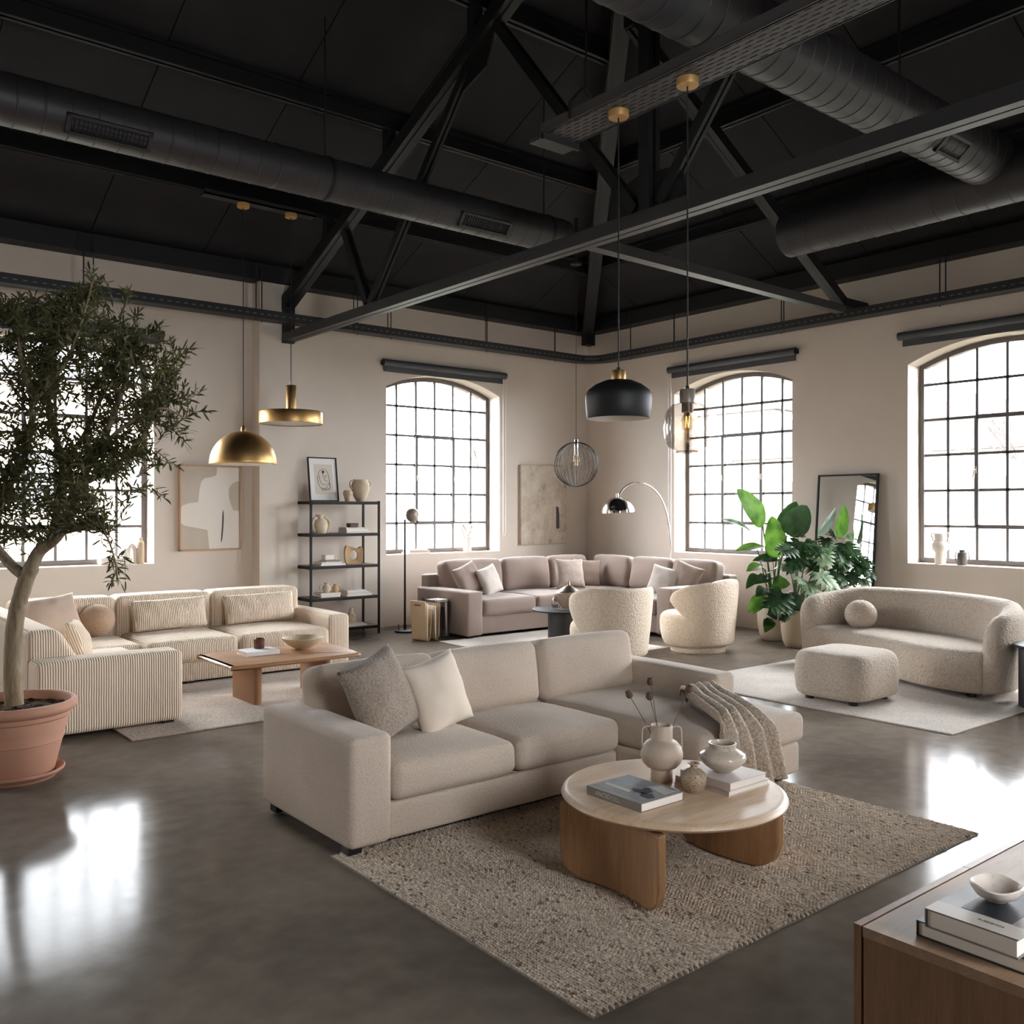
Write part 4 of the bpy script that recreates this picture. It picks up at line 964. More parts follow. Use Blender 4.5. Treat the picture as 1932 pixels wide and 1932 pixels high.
# its rug and table
t=thing('area_rug','pale flat-woven rug under the rectangular oak coffee table','rug',(3.4,7.4,0))
m=MB(); m.rbox(1.95,4.86,6.57,8.42,0,.012,r=.004,n=2); O('pile',m,M['rugwarm'],t)
t=thing('coffee_table','low rectangular honey oak coffee table on two slab legs','table',(3.35,7.35,.012))
oct_=[(2.80,7.05),(2.86,6.88),(3.82,6.82),(3.90,6.92),(3.97,7.55),(3.90,7.72),(2.92,7.78),(2.82,7.68)]
oct_=[(2.79,6.98),(2.88,6.88),(3.80,6.88),(3.93,6.97),(3.97,7.50),(3.90,7.66),(2.90,7.66),(2.80,7.56)]
P=spline([Vector((x,y,0)) for x,y in oct_],5,True)
m=MB(); m.pad([(v.x,v.y) for v in P],[(.345,.03),(.352,.012),(.362,0),(.372,.003),(.38,.014),(.383,.03)]); O('tabletop',m,M['honey'],t,angle=50)
for x in (3.10,3.72):
    m=MB(); m.pad([(a,b) for a,b in rrect(x-.035,x+.035,7.10,7.58,.03)],[(.012,0),(.346,0)]); O('leg',m,M['honeyleg'],t,angle=50)
p=atZ(485,1233,.383); b=book('white hardback under the brown cup on the honey oak table',p.x-.14,p.x+.15,p.y-.12,p.y+.10,.383,.035,'white','-y')
p2=atZ(489,1223,.418); vessel('cup','small reddish-brown ceramic cup on the white book','cup',p2.x,p2.y,.418,[(0,0),(.04,0),(.044,.004),(.045,.04),(.046,.082),(.043,.084),(.04,.08),(.04,.012),(0,.008)],'brownglass')
p=atZ(571,1224,.383); vessel('bowl','wide shallow stoneware bowl on the honey oak table','bowl',p.x,p.y,.383,[(0,0),(.06,0),(.065,.006),(.12,.035),(.165,.075),(.18,.10),(.174,.102),(.155,.078),(.11,.042),(0,.016)],'stonebowl')

# ================================================================== POTTED OLIVE TREE
tx,ty=1.147,6.143
t=thing('potted_olive_tree','olive tree in a big terracotta pot at the left','tree',(tx,ty,0))
T=Matrix.Translation((tx,ty,0))
m=MB(); m.lathe([(0,.018),(.205,.018),(.215,.03),(.262,.22),(.267,.224),(.266,.232),(.29,.352),(.298,.358),(.306,.366),(.310,.39),(.322,.396),(.338,.408),(.346,.425),(.344,.445),(.334,.458),(.318,.460),(.306,.452),(.298,.40),(.29,.30),(0,.28)],64,T); O('pot',m,M['terracotta'],t,angle=35)
m=MB(); m.lathe([(0,0),(.225,0),(.232,.012),(.244,.02),(.255,.028),(.272,.04),(.275,.05),(.268,.055),(.255,.05),(.238,.035),(.2,.018),(0,.017)],64,T); O('saucer',m,M['terracotta'],t,angle=35)
m=MB()
def so(a,b):
    r=.302*a; q=2*PI*b; x=r*math.cos(q); y=r*math.sin(q); return (tx+x,ty+y,.405+.016*noise.noise(Vector((x*45,y*45,0)))+.012*noise.noise(Vector((x*16,y*16,3))))
m.grid(so,22,64); O('soil',m,M['soil'],t,angle=80)
DT=SA*tx+CA*ty
def tp(px,py,dd=0): return at(px,py,DT+dd)
rnd=random.Random(11)
trunk=spline([tp(27,1330),tp(24,1270),tp(26,1200),tp(33,1150),tp(47,1100),tp(60,1070)],6)
limbs=[]
def limb(pts,r0,r1):
    P=spline(pts,6); n=len(P); return P,[r0+(r1-r0)*k/(n-1) for k in range(n)]
tr=[.053-.010*k/(len(trunk)-1)+.004*noise.noise(Vector((0,0,k*.7))) for k in range(len(trunk))]
L=[]
f=tp(56,1078)
L.append(limb([f,tp(75,1040),tp(110,1010,-.05),tp(138,960,-.1),tp(150,910,-.12),tp(190,840,-.2),tp(230,740,-.2),tp(250,660,-.15)],.042,.010))
L.append(limb([tp(100,1015,-.05),tp(110,950,.05),tp(118,880,.15),tp(100,800,.2),tp(90,720,.25),tp(110,640,.25),tp(140,570,.2)],.028,.008))
L.append(limb([tp(45,1085),tp(15,1060,.05),tp(-20,1010,.1),tp(-40,930,.1),tp(-60,830,.15),tp(-90,730,.2),tp(-70,650,.2)],.036,.010))
L.append(limb([tp(-30,985,.1),tp(10,930,-.1),tp(50,850,-.3),tp(60,760,-.4),tp(40,680,-.4),tp(30,600,-.35)],.024,.008))
L.append(limb([tp(148,915,-.12),tp(200,890,-.1),tp(250,850,0),tp(290,790,.05),tp(330,720,.05)],.02,.006))
L.append(limb([tp(190,845,-.2),tp(240,800,-.3),tp(300,770,-.3),tp(350,790,-.25)],.014,.005))
L.append(limb([tp(105,1012,-.05),tp(150,1000,-.2),tp(195,1005,-.3),tp(215,1050,-.3),tp(222,1085,-.3)],.010,.003))
L.append(limb([tp(-40,930,.1),tp(-110,880,.1),tp(-170,800,.1),tp(-200,700,.1)],.02,.006))
L.append(limb([tp(118,880,.15),tp(170,800,.35),tp(200,700,.45),tp(190,620,.4)],.018,.006))
L.append(limb([tp(60,760,-.4),tp(120,690,-.5),tp(150,620,-.45),tp(175,530,-.3)],.014,.004))
L.append(limb([tp(10,930,-.1),tp(-60,850,-.35),tp(-100,760,-.45),tp(-80,660,-.4)],.016,.005))
m=MB(); m.tube(trunk,tr,16)
for P,r_ in L: m.tube(P,r_,9)
sk=[p for P,_ in L for p in P]
tw=MB(); lv=MB()
def leaf(m,p,d,nrm,ln,w):
    d=d.normalized(); s=d.cross(nrm)
    if s.length<.05: s=d.orthogonal()
    s.normalize(); n2=s.cross(d)
    k=len(m.v)
    pts=[p,p+d*ln*.26+s*w*.42+n2*ln*.02,p+d*ln*.26-s*w*.42+n2*ln*.02,p+d*ln*.66+s*w*.45,p+d*ln*.66-s*w*.45,p+d*ln-n2*ln*.07]
    m.v+= [tuple(q) for q in pts]
    m.f+= [(k,k+2,k+1),(k+1,k+2,k+4,k+3),(k+3,k+4,k+5)]
def twig(p0,p1,dens,l0=.064):
    mid=p0.lerp(p1,.5)+Vector((rnd.uniform(-.04,.04),rnd.uniform(-.04,.04),rnd.uniform(-.02,.06)))
    P=spline([p0,mid,p1],6); n=len(P)
    tw.tube(P,[.0038-.0026*k/(n-1) for k in range(n)],5)
    Ln=(p1-p0).length; cnt=max(4,int(Ln*dens)); ph=rnd.uniform(0,PI)
    for k in range(cnt):
        s=.12+.88*k/cnt; q=s*(n-1); i=min(int(q),n-2); p=P[i].lerp(P[i+1],q-i); tdir=(P[i+1]-P[i]).normalized()
        u=tdir.orthogonal().normalized(); w_=tdir.cross(u); a=ph+k*PI/2
        for sg in (1,-1):
            side=(u*math.cos(a)+w_*math.sin(a))*sg
            d=tdir*rnd.uniform(.4,1.0)+side*rnd.uniform(.5,1.15)+Vector((rnd.uniform(-.3,.3),rnd.uniform(-.3,.3),.08+rnd.uniform(-.3,.3)))
            leaf(lv,p,d,Vector((rnd.uniform(-1,1),rnd.uniform(-1,1),rnd.uniform(.2,1))),l0*rnd.uniform(.65,1.15),.0135*rnd.uniform(.8,1.2))
    leaf(lv,p1,(p1-mid),Vector((0,0,1)),l0,.012)
# crown: many twig tips through the volume
right={500:168,540:205,580:238,620:285,660:352,700:345,740:378,780:372,820:322,860:318,900:285,940:288,980:235,1020:205,1060:200}
def rlim(py):
    k=min(right,key=lambda q:abs(q-py)); return right[k]
N=0; tries=0
while N<1650 and tries<90000:
    tries+=1
    py=rnd.uniform(555,1010); rl=rlim(py)-28; px=rnd.uniform(-230,rl)
    cen=70; hw=rl-cen if px>cen else cen+230
    e=(px-cen)/hw; zz=(py-780)/250
    hd=.72*math.sqrt(max(0,1-.75*e*e))*math.sqrt(max(.05,1-.6*zz*zz))
    if py>950 and rnd.random()<.3: continue
    if py>900 and 170<px and rnd.random()<.4: continue
    dd=rnd.uniform(-hd,hd)
    tip=tp(px,py,dd)
    b=[q for q in sk if q.z<tip.z+.10 and (q-tip).length>.05]
    if not b: continue
    p0=min(b,key=lambda q:(q-tip).length+rnd.uniform(0,.10))
    v=tip-p0; Ln=v.length
    if Ln>.62: p0=tip-v*(.55/Ln)-Vector((0,0,.04))
    twig(p0,tip,30); N+=1
for (a,b) in [((170,600),(172,512)),((165,590),(150,545)),((180,590),(190,535)),((225,600),(238,548)),((30,620),(45,560)),((10,620),(5,575)),((60,610),(62,562)),((110,600),(105,570)),((260,640),(262,592)),((300,690),(362,655)),((310,720),(352,668)),((320,760),(378,738)),((330,800),(390,775)),((300,830),(355,812)),((300,800),(345,835)),((290,850),(330,880)),((250,930),(308,940)),((260,900),(300,875)),((215,1050),(232,1098)),((215,1055),(210,1102)),((195,1000),(205,1060)),((150,980),(200,1000)),((280,640),(300,610)),((240,640),(285,620))]:
    for k in range(2): twig(tp(a[0]+rnd.uniform(-6,6),a[1],rnd.uniform(-.2,.1)),tp(b[0]+rnd.uniform(-5,5),b[1]+rnd.uniform(-4,4),rnd.uniform(-.2,.1)),34,.07)
O('trunk',m,M['bark'],t,angle=80)
tg=O('twigs',tw,M['oliveb'],t,angle=80); tg['kind']='stuff'
lf=O('foliage',lv,M['olive'],t,angle=180); lf['kind']='stuff'

# ================================================================== BOOKCASE AND WHAT STANDS ON IT
X_0,X_1,Y_0,Y_1=5.165,6.12,10.30,10.70
t=thing('open_bookcase','black metal bookcase with five dark wood shelves by the pilaster','bookcase',((X_0+X_1)/2,10.5,0))
for x in (X_0,X_1):
    for y in (Y_0,Y_1):
        m=MB(); m.box(x-.012,x+.012,y-.012,y+.012,0,1.70); O('post',m,M['black'],t,angle=25)
SH=[.09,.475,.872,1.272,1.672]
for z in SH:
    m=MB(); m.box(X_0+.012,X_1-.012,Y_0,Y_1,z,z+.022); sh=O('shelf',m,M['shelfwood'],t,angle=25)
    m=MB(); m.box(X_0,X_1,Y_0-.012,Y_0+.004,z-.016,z+.018); m.box(X_0,X_1,Y_1-.004,Y_1+.012,z-.016,z+.018); m.box(X_0-.012,X_0+.006,Y_0,Y_1,z-.016,z+.018); m.box(X_1-.006,X_1+.012,Y_0,Y_1,z-.016,z+.018)
    O('shelf_rail',m,M['black'],sh,angle=25)
S1,S2,S3,S4,S5=[z+.022 for z in reversed(SH)]
def sx(px,py,z): return atZ(px,py,z)
# framed line drawing leaning on the wall
x0,x1=atY(584,945,10.52).x,atY(632,945,10.52).x
h=.56; lean=R(-8)
t=thing('framed_print','black-framed line drawing leaning on top of the bookcase','picture',((x0+x1)/2+.02,10.50,S1),(lean,0,0))
w=.40
m=MB()
for (a,b,c,d) in ((-w/2,w/2,0,.014),(-w/2,w/2,h-.014,h),(-w/2,-w/2+.014,0,h),(w/2-.014,w/2,0,h)): m.box(a,b,-.012,.012,c,d)
O('frame',m,M['black'],t,world=False,angle=25)
m=MB(); m.box(-w/2+.01,w/2-.01,0,.008,.01,h-.01); O('mat_board',m,M['white'],t,world=False,angle=25)
m=MB(); m.box(-.115,.135,-.0015,.001,.09,.47); pr_=O('print_sheet',m,M['print_line'],t,world=False,angle=25)
m=MB()
def ink(pts,r=.0022): m.tube(spline([Vector((x,-.003,z)) for x,z in pts],5),r,5)
ink([(-.06,.36),(-.075,.28),(-.06,.2),(-.02,.165),(.03,.17),(.06,.2)]); ink([(-.06,.36),(-.02,.405),(.04,.40),(.075,.34),(.085,.27),(.075,.2)])
ink([(.0,.36),(.005,.31),(.02,.30),(.02,.27),(.06,.255)]); ink([(-.05,.33),(-.04,.25),(0,.215),(.05,.22),(.09,.235)]); ink([(-.03,.17),(-.02,.14),(.03,.145),(.07,.15),(.09,.18),(.09,.235)])
ink([(.03,.34),(.045,.33),(.045,.31),(.03,.315)])
for k in range(5): ink([(-.01+k*.02,.16),(-.005+k*.02,.15),(.005+k*.02,.165)],.0016)
m.lathe([(0,-.004),(.018,-.004),(.018,-.001),(0,-.001)],16,Matrix.Translation((.005,0,.375))@Matrix.Rotation(R(-90),4,'X')@Matrix.Translation((0,0,.001)))
O('ink_drawing',m,M['ink'],pr_,world=False)
p=atY(680,940,10.48)
v=vessel('amphora_vase','large clay vase with two small handles on top of the bookcase','vase',p.x,10.48,S1,[(0,0),(.05,0),(.055,.006),(.085,.06),(.112,.14),(.118,.19),(.108,.235),(.093,.262),(.092,.272),(.096,.282),(.088,.284),(.08,.27),(.09,.2),(.05,.05),(0,.03)],'sandclay')
for s in (-1,1): handle(v,[Vector((s*.09,0,.265)),Vector((s*.135,0,.26)),Vector((s*.152,0,.225)),Vector((s*.14,0,.18)),Vector((s*.113,0,.165))],.011,'sandclay')
p=atY(655,942,10.44)
vessel('clay_cup','small two-tone clay beaker beside the framed line drawing','vase',p.x,10.42,S1,[(0,0),(.035,0),(.042,.03),(.05,.07),(.06,.085),(.062,.115),(.05,.135),(.042,.14),(.036,.13),(.03,.05),(0,.02)],'pitted')
# second shelf
def blob(m,c,r,seg=20,amp=.0,M_=None,sc=(1,1,1)):
    prof=[(math.sin(PI*k/14),-math.cos(PI*k/14)) for k in range(15)]; prof[0]=(0,-1); prof[-1]=(0,1)
    b=MB(); b.lathe(prof,seg)
    vs=[]
    for v in b.v:
        q=Vector(v); k=1+amp*noise.noise(q*3+Vector(c)); vs.append((c[0]+q.x*r*sc[0]*k,c[1]+q.y*r*sc[1]*k,c[2]+q.z*r*sc[2]*k))
    m.add(vs,b.f)
p=atY(603,1000,10.45)
v=vessel('sculptural_jug','rough pitted clay jug with pierced sides on the upper shelf','vase',p.x,10.45,S2,[(0,0),(.07,0),(.085,.02),(.102,.08),(.105,.12),(.085,.165),(.055,.185),(.045,.20),(.048,.225),(.052,.232),(.044,.234),(.036,.215),(.036,.19),(.06,.15),(0,.03)],'pitted')
for s in (1,-1): handle(v,[Vector((s*.05,-.02,.195)),Vector((s*.10,-.03,.17)),Vector((s*.118,-.04,.11)),Vector((s*.10,-.03,.05)),Vector((s*.075,-.02,.03))],.02,'pitted')
def stack(px,z,specs,labels,group):
    zz=z
    for (w,d,h,cov,dx),lb in zip(specs,labels):
        p=atY(px,0,10.45); book(lb,p.x+dx-w/2,p.x+dx+w/2,10.45-d/2,10.45+d/2,zz,h,cov,'-y',group); zz+=h
    return zz
G='books lying on the bookcase'
zz=stack(668,S2,[(.34,.24,.022,'offw',0),(.31,.22,.028,'white',-.01),(.26,.2,.02,'offw',-.04)],['widest pale book under the oxblood box','middle white book under the oxblood box','top pale book directly under the oxblood box'],G)
p=atY(667,0,10.42); m=MB(); m.rbox(-.06,.06,-.05,.05,0,.05,r=.006); q=thing('trinket_box','small oxblood lacquer box on the upper shelf books','box',(p.x-.01,10.43,zz)); O('box_body',m,M['redbox'],q,world=False); m=MB(); m.rbox(-.063,.063,-.053,.053,.034,.054,r=.006); O('lid',m,M['redbox'],q,world=False)
zz=stack(618,S3,[(.34,.24,.02,'white',.02),(.28,.22,.024,'offw',-.0),(.20,.17,.02,'greyc',.03)],['lowest white book on the middle shelf','second pale book on the middle shelf','small grey book under the white stone box'],G)
p=atY(614,0,10.45); m=MB(); m.rbox(-.065,.065,-.05,.05,0,.065,r=.01,wob=.006); q=tag(O('stone_box',m,M['whiteclay'],None,world=False,loc=(p.x+.02,10.43,zz)),'white chalky block box on the middle shelf','box')
# ring sculpture
p=atY(667,1062,10.45); m=MB(); pts=[(-.085,0),(.09,0),(.115,.10),(.105,.22),(.05,.20),(-.03,.215),(-.10,.235),(-.12,.13)]
out=[v for v in spline([Vector((a,0,b)) for a,b in pts],6,True)]; n=len(out)
inn=[Vector((.052*math.cos(2*PI*k/n+PI*1.25),0,.115+.062*math.sin(2*PI*k/n+PI*1.25))) for k in range(n)]
vs=[];fs=[]
for dy in (-.035,.035):
    for l,sc in ((out,1),): vs+=[(v.x,dy,max(v.z,0)) for v in l]
    vs+=[(v.x,dy*.5,v.z) for v in inn]
for k in range(n):
    j=(k+1)%n
    fs+=[(k,j,n+j,n+k),(2*n+k,3*n+k,3*n+j,2*n+j),(k,2*n+k,2*n+j,j),(n+k,n+j,3*n+j,3*n+k)]
m.add(vs,fs); o=fixn(O('ring_sculpture',m,M['tanclay'],None,world=False,loc=(p.x,10.45,S3),rot=(0,0,R(-12)),angle=45)); tag(o,'tan clay slab sculpture with a hollow centre on the middle shelf','sculpture')
# fourth shelf
p=atY(615,1128,10.45)
m=MB(); m.rbox(-.13,.14,-.1,.1,0,.052,r=.008); q=thing('white_box','white lidded keepsake box under the two little jugs','box',(p.x,10.43,S4)); O('box_body',m,M['whiteclay'],q,world=False); m=MB(); m.rbox(-.134,.144,-.104,.104,.036,.058,r=.006); O('lid',m,M['white'],q,world=False)
jp=[(0,0),(.03,0),(.045,.02),(.05,.045),(.044,.075),(.026,.09),(.022,.10),(.03,.112),(.028,.116),(.02,.112),(.018,.1),(0,.06)]
v=vessel('little_jug','taller pale clay jug with a round handle on the white box','jug',p.x-.01,10.42,S4+.058,jp,'sandclay',scale=1.08); handle(v,[Vector((-.03,0,.09)),Vector((-.075,0,.085)),Vector((-.085,0,.05)),Vector((-.05,0,.03))],.012,'sandclay')
v=vessel('little_jug','shorter tan clay jug beside the taller one','jug',p.x+.115,10.42,S4+.058,jp,'tanclay',scale=.86); handle(v,[Vector((.025,0,.075)),Vector((.055,0,.07)),Vector((.06,0,.04)),Vector((.04,0,.025))],.009,'tanclay')
stack(670,S4,[(.36,.25,.02,'white',0),(.32,.23,.026,'offw',-.01),(.27,.2,.024,'white',-.03)],['widest white book low on the right of the fourth shelf','middle pale book of the stack on the fourth shelf','top white book of the stack on the fourth shelf'],G)
zz=stack(662,S5,[(.34,.24,.022,'white',0),(.28,.22,.02,'offw',-.02)],['white book lying on the bottom shelf','pale book under the bird-shaped figure'],G)
p=atY(664,1170,10.42); v=vessel('clay_figure','rough clay figure with a bent neck on the bottom shelf','sculpture',p.x-.01,10.42,zz,[(0,0),(.055,0),(.066,.02),(.06,.05),(.05,.062),(.058,.08),(.04,.11),(.028,.15),(.022,.18),(.012,.20),(0,.205)],'pitted')
handle(v,[Vector((.0,0,.185)),Vector((.02,0,.198)),Vector((.04,0,.195))],.012,'pitted','beak')

# ================================================================== WALL ART
t=thing('framed_painting','oak-framed abstract painting in oat and chalk tones by the pilaster','painting',(4.108,YA,1.61))
xa,xb,za,zb=3.735,4.48,1.105,2.118
m=MB()
for (a,b,c,d) in ((xa,xb,za,za+.016),(xa,xb,zb-.016,zb),(xa,xa+.016,za,zb),(xb-.016,xb,za,zb)): m.box(a,b,YA-.05,YA,c,d)
O('frame',m,M['framewood'],t,angle=25)
m=MB(); m.box(xa+.012,xb-.012,YA-.035,YA-.004,za+.012,zb-.012); cv=O('canvas',m,M['canvas'],t,angle=25)
def uv(a,b): return (xa+.016+(a-1098)/(1450-1098)*(xb-xa-.032), zb-.016-(b-1228)/(1720-1228)*(zb-za-.032))
def shape(name,pts,mat,d,sm=True,par=None):
    m=MB(); P=spline([Vector((*uv(*p),0)) for p in pts],4,True) if sm else [Vector((*uv(*p),0)) for p in pts]
    m.prism([(v.x,YA-d,v.y) for v in P],(0,.0015,0)); fixn(O(name,m,M[mat],par,angle=25))
lp=[(1311,1229),(1311,1262),(1305,1280),(1275,1292),(1240,1297),(1220,1315),(1208,1360),(1200,1440),(1150,1446),(1110,1460),(1099,1475),(1099,1563),(1120,1578),(1190,1592),(1254,1606),(1260,1650),(1266,1719),(1449,1716),(1449,1493),(1412,1490),(1392,1440),(1384,1400),(1386,1355),(1402,1330),(1425,1316),(1449,1311),(1449,1232)]
shape('painted_shape',lp,'artlight',.0365,False,cv)
shape('painted_mark',[(1350,1487),(1353,1530),(1350,1600),(1344,1660),(1338,1682),(1337,1650),(1342,1580),(1345,1510)],'artdark',.038,True,cv)
xa,xb,za,zb=8.885,9.81,1.055,2.268
t=thing('canvas_painting','unframed mottled canvas with a small dark bar above the grey sofa','painting',((xa+xb)/2,YA,1.6))
m=MB(); m.rbox(xa,xb,YA-.051,YA-.001,za,zb,r=.006,n=2); cv=O('canvas',m,M['canvas2'],t)
def uv(a,b): return (xa+(a-93)/(370-93)*(xb-xa), zb-(b-767)/(1248-767)*(zb-za))
shape('painted_mark',[(305,1016),(320,1022),(325,1060),(326,1150),(312,1158),(306,1150)],'artdark',.0515,False,cv)

# ================================================================== FLOOR LAMP, MAGAZINE HOLDERS
x,y=6.45,10.2
t=thing('floor_lamp','slim black floor lamp with a ball shade before the arched window','lamp',(x,y,0))
T=Matrix.Translation((x,y,0))
m=MB(); m.lathe([(0,0),(.13,0),(.135,.006),(.135,.022),(.12,.03),(.03,.034),(0,.034)],40,T); O('base',m,M['black'],t,angle=40)
m=MB(); m.tube([(x,y,.03),(x,y,1.46)],[.014,.011],10); m.tube([(x,y,.03),(x,y,.10)],.018,10); O('pole',m,M['black'],t)
m=MB(); m.tube([(x-.09,y,.03),(x-.10,y,.11)],.006,8); O('foot_switch',m,M['black'],t)
c=Vector((x+.10,y-.02,1.52)); rr=.098
q=Matrix.Translation(c)@Matrix.Rotation(R(-50),4,'Z')@Matrix.Rotation(R(90),4,'Y')
m=MB(); m.lathe([(0,-rr*.85)]+[(rr*math.cos(R(a)),rr*.85*math.sin(R(a))) for a in range(-80,61,10)]+[(rr*.45,rr*.70),(0,rr*.66)],36,q); O('ball_shade',m,M['taupe'],t,angle=50)
m=MB(); m.tube([(x,y,1.44),(x,y,1.47),c-Vector((.05,-.01,.05))],.007,8); O('joint',m,M['black'],t)
# leather magazine holder : a folded sheet, W in profile
def holder(name,label,o,ang,prof,wd,mat,th=.008,slot=True):
    t=thing(name,label,'magazine holder',o,ang)
    P=spline([Vector((a,0,b)) for a,b in prof],5); n=len(P)
    m=MB(); vs=[];fs=[]
    for i,p in enumerate(P):
        tn=(P[min(i+1,n-1)]-P[max(i-1,0)]).normalized(); nn=Vector((-tn.z,0,tn.x))
        for y_ in (-wd/2,wd/2):
            for s in (-1,1): q=p+nn*s*th/2; vs.append((q.x,y_,max(q.z,0)))
    for i in range(n-1):
        a=i*4;b=a+4
        fs+=[(a,b,b+1,a+1),(a+2,a+3,b+3,b+2),(a+1,b+1,b+3,a+3),(a,a+2,b+2,b)]
    fs+=[(0,1,3,2),((n-1)*4,(n-1)*4+2,(n-1)*4+3,(n-1)*4+1)]
    m.add(vs,fs); fixn(O('folded_sheet',m,M[mat],t,world=False,angle=50)); return t
W=[(-.125,.48),(-.115,.28),(-.095,.04),(-.08,.005),(-.06,.005),(-.045,.04),(-.02,.26),(0,.375),(.02,.26),(.045,.04),(.06,.005),(.08,.005),(.095,.04),(.115,.28),(.125,.44)]
c=at(803,1196,12.0); 
h1=holder('magazine_holder','beige leather folded magazine holder beside the slim floor lamp',(6.25,9.42,.004),R(10),W,.26,'leather')
m=MB(); m.tube([(-.131,-.05,.43),(-.131,.05,.43)],.006,6); O('grip_slot',m,M['darkc'],h1,world=False)
for k,(dx,cv,hh,lb) in enumerate(((-.068,'offw',.44,'pale magazine standing in the leather holder'),(.068,'white',.40,'white magazine standing in the leather holder'))):
    q=Matrix.Translation((6.25,9.42,.014))@Matrix.Rotation(R(10),4,'Z')@Matrix.Translation((dx,0,0))
    b=thing('magazine',lb,'magazine',q.translation,R(10),'magazines in the leather holder'); m=MB(); m.box(-.008,.008,-.11,.11,0,hh); O('pages',m,M[cv],b,world=False)
h2=holder('acrylic_holder','smoked clear acrylic magazine holder touching the grey sofa arm',(6.49,9.53,.004),R(8),[(a*.95,b*1.02) for a,b in W],.28,'acrylic')
for k,(dx,lb) in enumerate(((-.065,'grey book standing in the acrylic holder'),(.065,'dark book standing in the acrylic holder'))):
    q=Matrix.Translation((6.49,9.53,.016))@Matrix.Rotation(R(8),4,'Z')@Matrix.Translation((dx,0,0))
    b=thing('book',lb,'book',q.translation,R(8),'books in the acrylic holder'); m=MB(); m.box(-.02,.02,-.10,.10,0,.42); O('pages',m,M['paper'],b,world=False)
    m=MB(); m.box(-.023,-.02,-.105,.105,0,.425); m.box(.02,.023,-.105,.105,0,.425); m.box(-.023,.023,.10,.105,0,.425); O('cover',m,M['offw' if k==0 else 'greyc'],b,world=False)
book('white-topped book lying across the acrylic holder',6.39,6.60,9.45,9.63,.443,.03,'white','-y',rz=R(8))
# ================================================================== GREY CORNER SOFA
t=thing('grey_corner_sofa','mauve-grey corner sofa filling the far corner of the room','sofa',(8.3,9.6,0))
kw=dict(mat='gray',par=t)
rb('arm',6.63,6.88,9.08,10.2,.04,.58,r=.03,puff=(.004,.004,.006),**kw)
rb('arm',8.60,9.85,7.55,7.80,.04,.62,r=.03,puff=(.004,.004,.006),**kw)
rb('base',6.88,9.84,9.11,10.2,.05,.272,r=.015,**kw); rb('base',8.62,9.84,7.78,9.2,.05,.272,r=.015,**kw)
rb('back_frame',6.72,9.86,10.06,10.24,.05,.74,r=.03,**kw); rb('back_frame',9.68,9.87,7.52,10.1,.05,.74,r=.03,**kw)
for a in ((6.885,7.745,9.07,9.98),(7.755,8.60,9.07,9.98),(8.61,9.62,9.07,9.98)): rb('seat_cushion',*a,.272,.475,r=.05,puff=(0,.01,.025),n=8,wob=.006,**kw)
for a in ((8.58,9.62,7.81,8.43),(8.58,9.62,8.44,9.06)): rb('seat_cushion',*a,.272,.475,r=.05,puff=(.01,0,.025),n=8,wob=.006,**kw)
def backc(cx,cy,w,yaw):
    m=MB(); m.rbox(-w/2,w/2,-.12,.12,0,.45,r=.065,puff=(.004,.05,.02),n=9,wob=.010)
    Mx=Matrix.Translation((cx,cy,.465))@Matrix.Rotation(yaw,4,'Z')@Matrix.Rotation(R(-9),4,'X')
    m.v=[tuple(Mx@Vector(v)) for v in m.v]; O('back_cushion',m,M['gray'],t,angle=70)
for cx,w in ((7.34,.95),(8.25,.85),(9.05,.74)): backc(cx,9.94,w,0)
for cy,w in ((9.52,.76),(8.73,.76),(7.98,.74)): backc(9.57,cy,w,R(-90))
for (x,y) in ((6.7,9.15),(6.7,10.1),(8.7,7.65),(9.75,7.65),(8.5,9.2)):
    m=MB(); m.box(x-.04,x+.04,y-.04,y+.04,0,.05); O('foot',m,M['foot'],t)
Gc='cushions on the grey corner sofa'
pillow('throw_pillow','mauve-grey cushion by the left arm of the grey sofa',atY(884,1094,9.60),.46,.42,.17,R(10),R(-20),R(-16),'gray2',group=Gc,seed=2)
pillow('throw_pillow','pale beige cushion in front of the left grey cushion',atY(924,1095,9.52),.40,.38,.15,R(14),R(-20),R(-12),'pillow_light',group=Gc,seed=4)
pillow('throw_pillow','mauve-grey cushion tucked behind the speckled cushion',atY(1106,1081,9.66),.44,.40,.16,R(-28),R(-14),R(4),'gray2',group=Gc,seed=6)
pillow('throw_pillow','speckled woven cushion in the corner of the grey sofa',atY(1075,1082,9.50),.46,.42,.16,R(-12),R(-16),R(2),'pillow_mix',group=Gc,seed=7)
pillow('throw_pillow','off-white cushion by the right arm of the grey sofa',atX(1252,1097,9.12),.42,.40,.16,R(-70),R(-20),R(12),'pillow_light',group=Gc,seed=9)
pillow('throw_pillow','mauve-grey cushion leaning at the right end of the grey sofa',atX(1293,1091,9.26),.42,.40,.16,R(-74),R(-20),R(18),'gray2',group=Gc,seed=10)
t=thing('area_rug','pale woven rug under the black side table and swivel chairs','rug',(7.3,8.2,0))
m=MB(); m.rbox(6.27,8.05,7.1,9.16,0,.012,r=.004,n=2); O('pile',m,M['rugpale'],t)
